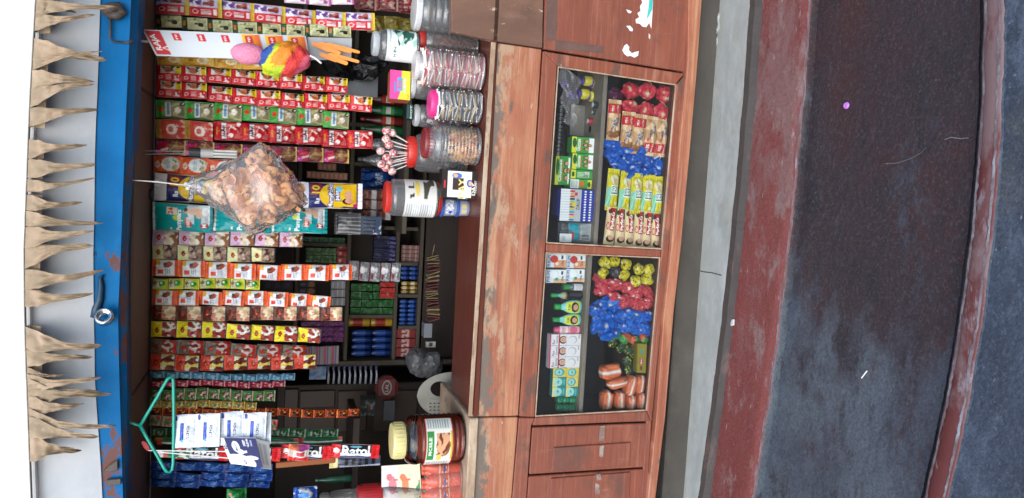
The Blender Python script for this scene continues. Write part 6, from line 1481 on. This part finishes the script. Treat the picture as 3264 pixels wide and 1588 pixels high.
row('purple_packet', 'purple packet beside the brown sachets', 'packet', 'purple packets', (960, 1098, 1026, 1092), 4, 4, '#5a1f58', (('b', 0, 0, 1, 1, '#8a3a86', 5, .1, 2),), mat='foil', base=A_, jit=.2)
cans('yellow_can', 'yellow spray can with red cap beside the green pouches', 'yellow cans', (1106, 1250, 1012, 1042), 1, 2, '#a8842a', '#8a2a1c', base=B_)
cans('blue_can', 'dark blue can beside the yellow cans', 'dark blue cans, end bay', (1122, 1250, 1050, 1136), 4, 2, '#122a62', '#2a4c92', base=B_)
cans('blue_can', 'small dark blue can beside the dark red boxes', 'small dark blue cans', (1276, 1330, 954, 1038), 6, 2, '#122c66', '#34599c', base=C_s)
cans('blue_can', 'dark blue can beside the gold tins', 'dark blue cans by the gold tins', (1276, 1332, 848, 892), 3, 2, '#1a2f68', '#34549a', base=C_s)
cans('gold_tin', 'gold and white tin on the back shelf', 'gold tins', (1278, 1330, 896, 938), 3, 2, '#8a6a2a', '#c8b890', base=C_s)
row('red_box', 'dark red box with pale letters', 'box', 'dark red boxes', (1268, 1332, 1050, 1138), 3, 1, '#7c1f20', (('t', '25', .5, .5, .5, '#c8a8a0', 0),), base=C_s)
row('pink_box', 'small dull pink box on the back shelf', 'box', 'dull pink boxes', (1276, 1332, 782, 836), 4, 3, '#7a5450', (('r', .1, .3, .9, .6, '#a08078'),), base=C_s)
row('tan_box', 'small tan box in the longer row', 'box', 'small tan boxes', (978, 1108, 548, 572), 1, 9, '#a8745a', (('r', .2, .2, .8, .8, '#c8937a'),), Y=YK - .02)
row('tan_box', 'small tan box in the shorter row', 'box', 'small tan boxes, upper row', (1014, 1072, 520, 544), 1, 4, '#9a6a54', (('r', .2, .2, .8, .8, '#b8836c'),), Y=YK - .02)
row('chocolate_bar', 'brown and silver chocolate pack beside the red lid jar', 'chocolate', 'brown chocolate packs', (1156, 1248, 606, 702), 3, 2, '#5a2a22', (('r', 0, .62, 1, .95, '#b0aaa8'), ('r', .2, .2, .8, .35, '#8a5a4a')), mat='foil', Y=.7)
sf = Canvas(40, 40, 1, '#1c3a78', (('e', .5, .45, .4, .34, '#2a5aa4'), ('t', 'SURF', .5, .5, .6, '#c8d4e4', 0), ('b', 0, 0, 1, 1, '#12285a', 4, .2, 2)))
packet('detergent_bag', 'blue detergent bag with pale letters on the back shelf', 'bag', (1150, 1258, 540, 604), .9, .04, sf, wr=.4)
# soda bottles on the back shelf
sb_ = [(0, 0), (.9, 0), (1, .03), (1, .2), (.94, .35), (1, .5), (.9, .62), (.4, .82), (.34, .86), (.34, .93), (0, .93)]
for i, (y, c, lc) in enumerate(((316, '#5a1712', '#b0342a'), (352, '#14502c', '#2f8a4a'), (384, '#5a1712', '#b0342a'), (414, '#14502c', '#2f8a4a'))):
    bottle('soda_bottle', ['dark red soda bottle nearest the grey metal plate', 'green soda bottle between the two red ones', 'dark red soda bottle between the two green ones', 'green soda bottle above the empty clear bottles'][i], (1150, 1284, y - 15, y + 15), .75, at(1284, y, .75).z, sb_, [c] * 11, 'gloss', Canvas(14, 16, 1, lc, (('r', .1, .3, .9, .7, '#c8c8bc'),)), 1, 'soda bottles', 'bottle', (.22, .5), (.36, .92), lc, 16)
for i, y in enumerate((462, 512)):
    o = bottle('clear_bottle', ['empty clear plastic bottle behind the lollipops, nearer the green bottle', 'empty clear plastic bottle behind the lollipops, nearer the blue bag'][i], (1140, 1284, y - 21, y + 21), .72, at(1284, y, .72).z, sb_, ['#888888'] * 11, 'jar_clear', None, 1, None, 'bottle', n=20, cap=(.36, .92), cap_c='#4a4a4a')
lowsh = thing('low_shelf', 'dark board under the soda bottles behind the jars', 'shelf', (.5, .74, at(1284, 400, .74).z))
MB().box(-.5, .75, -.1, .1, -.02, 0, (1, 1, 1), None, .002).make('board', 'shelf_wood', lowsh)
# grey metal plate, black bag, cutlery packs
tag(slab('metal_plate', [at(*p, .55) for p in ((1062, 236), (1206, 242), (1204, 312), (1060, 304))], .004, plain('#6f747c', .35, .6), None, .001), 'grey metal plate hanging under the red sachets', 'plate')
pile('black_bag', ['crumpled black plastic bag below the orange knives', 'crumpled black plastic bag beside the mint jar'], 'plastic bag', 'black plastic bags', [(1080, 210, .5), (1170, 215, .52)], .06, .5, lambda n_, q: mixh('#0c0c0d', '#1c1c1e', .5 + .5 * noise.noise(q * 2)), 2, 101, 0, .4, (.8, .5, 1.3))
fk = Canvas(30, 40, .8, '#5a5c60', (('bars', .05, 0, .95, 1, 5, '#a4a6aa', True, .3), ('r', 0, 0, 1, .15, '#3a3c40')))
packet('cutlery_pack', 'clear pack of grey plastic forks below the teal diaper packs', 'pack', (1066, 1150, 678, 748), .6, .01, fk, mat='gloss')
fk2 = Canvas(40, 40, .9, '#3a4a62', (('r', .1, .1, .2, .7, '#16181c'), ('r', .32, .1, .4, .7, '#16181c'), ('r', .54, .1, .62, .7, '#16181c'), ('r', .76, .1, .84, .7, '#16181c'), ('b', 0, .6, .5, 1, '#b8bcc4', 6, .1, 3)))
packet('cutlery_pack', 'blue card with black hair clips below the fork pack', 'card', (1150, 1216, 690, 748), .6, .004, fk2, mat='card')
# razors on a card, hair colour row, round red tin, polythene bundle, paper strips
for i in range(10):
    x = 1046 + i * 17
    c = at(x, 1170, .8)
    o = thing('razor', 'blue grey razor in the hanging row, %s from the left' % ORD[i], 'razor', at(x, 1222, .8), 'razors in a row')
    b0 = o.location.copy()
    MB().box(-.012, .012, -.006, .006, -.006, .006, '#2a2c4a', Matrix.Translation(at(x, 1172, .8) - b0), .002).make('head', 'gloss', o)
    MB().tube([at(x, 1174, .8) - b0, at(x + 2, 1195, .79) - b0, Vector((0, 0, 0))], [.004, .005, .006], 8, '#8a8e98').make('handle', 'gloss', o, smooth=True)
row('hair_colour_card', 'striped card beside the orange red sachets', 'card', 'striped cards', (950, 1080, 1102, 1166), 1, 5, '#7a7074', (('r', 0, .1, 1, .4, '#8a2a3c'), ('r', 0, .5, 1, .7, '#3a3c6a')), Y=.6, depth=.01)
row('blue_card', 'pale blue folded card under the striped cards', 'card', None, (985, 1040, 1168, 1215), 1, 1, '#6a7888', (('b', 0, 0, 1, 1, '#3a5a8a', 4, .1, 2),), Y=.62, depth=.02)
c = at(1230, 1230, .85)
rt = thing('round_tin', 'round red tin with a white oval emblem on the shelf side', 'tin', c)
M_ = Matrix.Rotation(R_(90), 4, 'X')
MB().lathe([(0, .0), (.05, .0), (.055, .006), (.055, .03), (0, .03)], 28, '#481011', M_).make('lid', 'gloss', rt)
cvt = Canvas(40, 40, 1, '#481011', (('e', .5, .5, .46, .3, '#7c7470'), ('e', .5, .5, .36, .22, '#481011'), ('t', 'LAL', .5, .5, .5, '#8c8480')))
obj('emblem', printed('emblem', [(-.038, -.032, .038), (.038, -.032, .038), (.038, -.032, -.038), (-.038, -.032, -.038)], cvt, .001), rt)
pile('polythene_bundle', ['grey quilted polythene bundle nearer the back shelves', 'grey quilted polythene bundle nearer the plastic chair'], 'bundle', 'polythene bundles', [(1330, 1155, .75), (1375, 1165, .72)], .062, .7, lambda n_, q: mixh('#3c3c3e', '#626264', .5 + .5 * noise.noise(q * 2)), 2, 111, 0, .25, (1.1, .7, .8))
ps_ = thing('paper_bundle', 'bundle of folded paper strips hanging on a thread behind the counter', 'paper bundle', at(1400, 918, .6))
b0 = ps_.location.copy()
rr = random.Random(4)
for i in range(30):
    y = 816 + i * 6.9
    c = at(1378 + 3 * math.sin(i * .3), y, .6) - b0
    me_ = MB().box(-.0016, .0016, -.02, .02, -.026, .026, (1, 1, 1), None, 0).me('paper_strip', plain(('#6a5c3e', '#4e2a26', '#7a684a', '#5a342e')[(i // 4) % 4], .8))
    obj('paper_strip', me_, ps_, c, (rr.uniform(-.2, .2), rr.uniform(-.35, .1), rr.uniform(-.3, .3)))
MB().tube([at(1385, 780, .6) - b0, at(1378, 816, .6) - b0], .001, 5).make('thread', plain('#8a7a5a', .8), ps_)
row('grey_block', 'grey plastic block behind the counter below the paper bundle', 'block', None, (1352, 1378, 1030, 1080), 1, 1, '#6a6e74', Y=.7)
row('white_switch', 'small white socket plate on the wall behind the counter', 'socket', None, (1358, 1390, 1090, 1110), 1, 1, '#a8a8a4', (('r', .2, .3, .8, .7, '#3a3a3c'),), Y=.8, depth=.02)
# plastic chair
ch = thing('plastic_chair', 'off white plastic chair back with a lattice behind the counter', 'chair', at(1450, 1260, .55))
b0 = ch.location.copy()
def arc(r0, r1, n=15):
    pts = []
    for k in range(n + 1):
        a = math.pi * k / n
        pts.append((1448 - r0 * math.sin(a), 1262 + r1 * math.cos(a)))
    return pts
def ring_pts(n=40):
    out, inn = [], []
    for k in range(n):
        a_ = 2 * math.pi * k / n
        r_ = 1 / max(abs(math.cos(a_)) / 1.0, 1e-6)
        x_ = 1448 - 60 - 60 * math.cos(a_) * (1 if math.cos(a_) < 0 else 1)
        t_ = min(1, max(0, (1448 - x_) / 118))
        half = 76 * math.sqrt(max(0, 1 - t_ * t_))
        out.append((x_, 1262 + (half * math.sin(a_) if abs(math.sin(a_)) > .999 else math.copysign(half, math.sin(a_)) if abs(math.sin(a_)) > .01 else 0)))
        inn.append((1402 - 30 * math.cos(a_), 1240 + 24 * math.sin(a_)))
    return out, inn
o_, i_ = ring_pts()
for nm_, yy in (('backrest', .55),):
    mb = MB(); n_ = len(o_)
    F_ = [at(*p, yy) - b0 for p in o_] + [at(*p, yy - .006) - b0 for p in i_] + [at(*p, yy + .02) - b0 for p in o_] + [at(*p, yy + .012) - b0 for p in i_]
    Fq = []
    for k in range(n_):
        q = (k + 1) % n_
        Fq += [(k, q, n_ + q, n_ + k), (2 * n_ + k, 2 * n_ + q, 3 * n_ + q, 3 * n_ + k), (k, q, 2 * n_ + q, 2 * n_ + k), (n_ + k, n_ + q, 3 * n_ + q, 3 * n_ + k)]
    mb.add(F_, Fq).make(nm_, plain('#8f8d82', .5), ch)
slab('back_panel', [at(*p, .544) - b0 for p in ((1356, 1288), (1372, 1318), (1448, 1330), (1448, 1282), (1410, 1278), (1372, 1270))], .006, plain('#9a978c', .5), ch, .002)
for i in range(4):
    for j in range(6):
        p = at(1372 + j * 13, 1286 + i * 11, .5425) - b0
        MB().box(-.002, .002, -.001, .001, -.004, .004, (1, 1, 1), None, 0).make('slot', plain('#2c2a26', .8), ch, p)
MB().box(-.2, .2, 0, .4, -.32, -.29, (1, 1, 1), None, .01).make('seat', plain('#a8a598', .45), ch)
for sx in (-.17, .17):
    for sy in (.03, .37): MB().tube([Vector((sx, sy, -.3)), Vector((sx * 1.1, sy, b0.z * -1 + .12))], .016, 8).make('leg', plain('#a8a598', .45), ch)
# dark cabinet on the left
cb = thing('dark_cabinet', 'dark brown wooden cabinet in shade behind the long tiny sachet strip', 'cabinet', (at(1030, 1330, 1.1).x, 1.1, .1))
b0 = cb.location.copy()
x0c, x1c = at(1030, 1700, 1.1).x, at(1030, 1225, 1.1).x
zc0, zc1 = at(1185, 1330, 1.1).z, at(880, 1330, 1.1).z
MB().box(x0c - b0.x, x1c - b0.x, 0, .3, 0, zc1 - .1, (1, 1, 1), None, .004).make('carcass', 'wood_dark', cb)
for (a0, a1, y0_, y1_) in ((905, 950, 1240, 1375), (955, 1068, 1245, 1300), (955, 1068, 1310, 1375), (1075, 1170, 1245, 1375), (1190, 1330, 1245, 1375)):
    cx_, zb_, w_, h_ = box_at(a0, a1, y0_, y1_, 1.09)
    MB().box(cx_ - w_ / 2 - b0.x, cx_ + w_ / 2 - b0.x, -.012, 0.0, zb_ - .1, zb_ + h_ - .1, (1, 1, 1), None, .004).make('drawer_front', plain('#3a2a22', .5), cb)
row('glass_tumbler_box', 'clear box with a red print on the dark cabinet', 'box', None, (1150, 1195, 1272, 1330), 1, 1, '#3a3c3c', (('b', 0, 0, 1, 1, '#8a9a98', 5, .2, 3), ('r', .3, .5, .7, .6, '#a83028')), Y=.95)
row('blue_flask_box', 'grey board leaning beside the red round tin', 'board', None, (1222, 1258, 1275, 1345), 1, 1, '#4c4e52', Y=.95, depth=.02)
# goods in the lower left corner of the photo
tag(MB().box(-.11, .11, -.006, .006, -.012, .012, '#8a4a20', None, .003).make('comb', 'gloss', None, at(975, 1474, .3), (0, R_(88), 0)), 'long brown comb card behind the black and white sachets', 'comb')
tpk = Canvas(16, 60, .22, '#3a4256', (('r', 0, 0, 1, .16, '#c8b878'), ('bars', .2, .3, .9, .95, 5, '#14161c'), ('r', .0, .2, .15, 1, '#98a0b0')))
packet('toothbrush_pack', 'long dark toothbrush pack below the black and white sachets', 'pack', (1050, 1212, 1456, 1488), .3, .01, tpk, mat='gloss')
gb = Canvas(30, 30, 1, '#1f7a3a', (('t', '7', .5, .5, .5, '#f0f4f0', 0), ('r', 0, 0, 1, .15, '#2f8a44'), ('e', .75, .2, .1, .1, '#d89a90')))
packet('green_pack', 'green packet with a white number at the bottom photo edge', 'packet', (722, 785, 1558, 1615), .2, .03, gb)
packet('blue_packet', 'blue snack packet at the bottom edge of the photo', 'packet', (935, 1010, 1552, 1612), .25, .03, Canvas(24, 24, 1, '#1c4a9a', (('e', .5, .5, .4, .3, '#4a86c8'), ('b', 0, 0, 1, 1, '#c8d0d8', 5, .3, 2))))
jar('clear plastic jar with a red lid at the bottom photo edge', (1140, 1300, 1540, 1625), 1215, .26, lid_c='#a82428', base=ZT2, lid_r=.95, neck=.9)
jar('clear ribbed plastic jar lying in the shade at the bottom photo edge', (1020, 1240, 1560, 1650), 1050, .4, lid_c='#8a8c8a', base=ZT2, ribs=8)
bottle('green_bottle', 'slim green glass bottle in shade near the bottom photo edge', (1005, 1120, 1515, 1540), .5, at(1120, 1528, .5).z, sb_, ['#1d4a38'] * 11, 'gloss', None, 1, None, 'bottle', cap=(.36, .92), cap_c='#3a6a5a')
st_ = thing('rear_stand', 'dark wooden stand with a pale post at the bottom photo edge', 'stand', (at(1300, 1560, .6).x, .6, .1))
MB().box(-.3, .35, -.05, .25, at(1122, 1560, .5).z - .13, at(1122, 1560, .5).z - .1, (1, 1, 1), None, .003).make('shelf', 'wood_dark', st_)
MB().box(-.03, .01, -.04, 0, 0, 1.3, (1, 1, 1), None, .003).make('post', 'shelf_wood', st_)
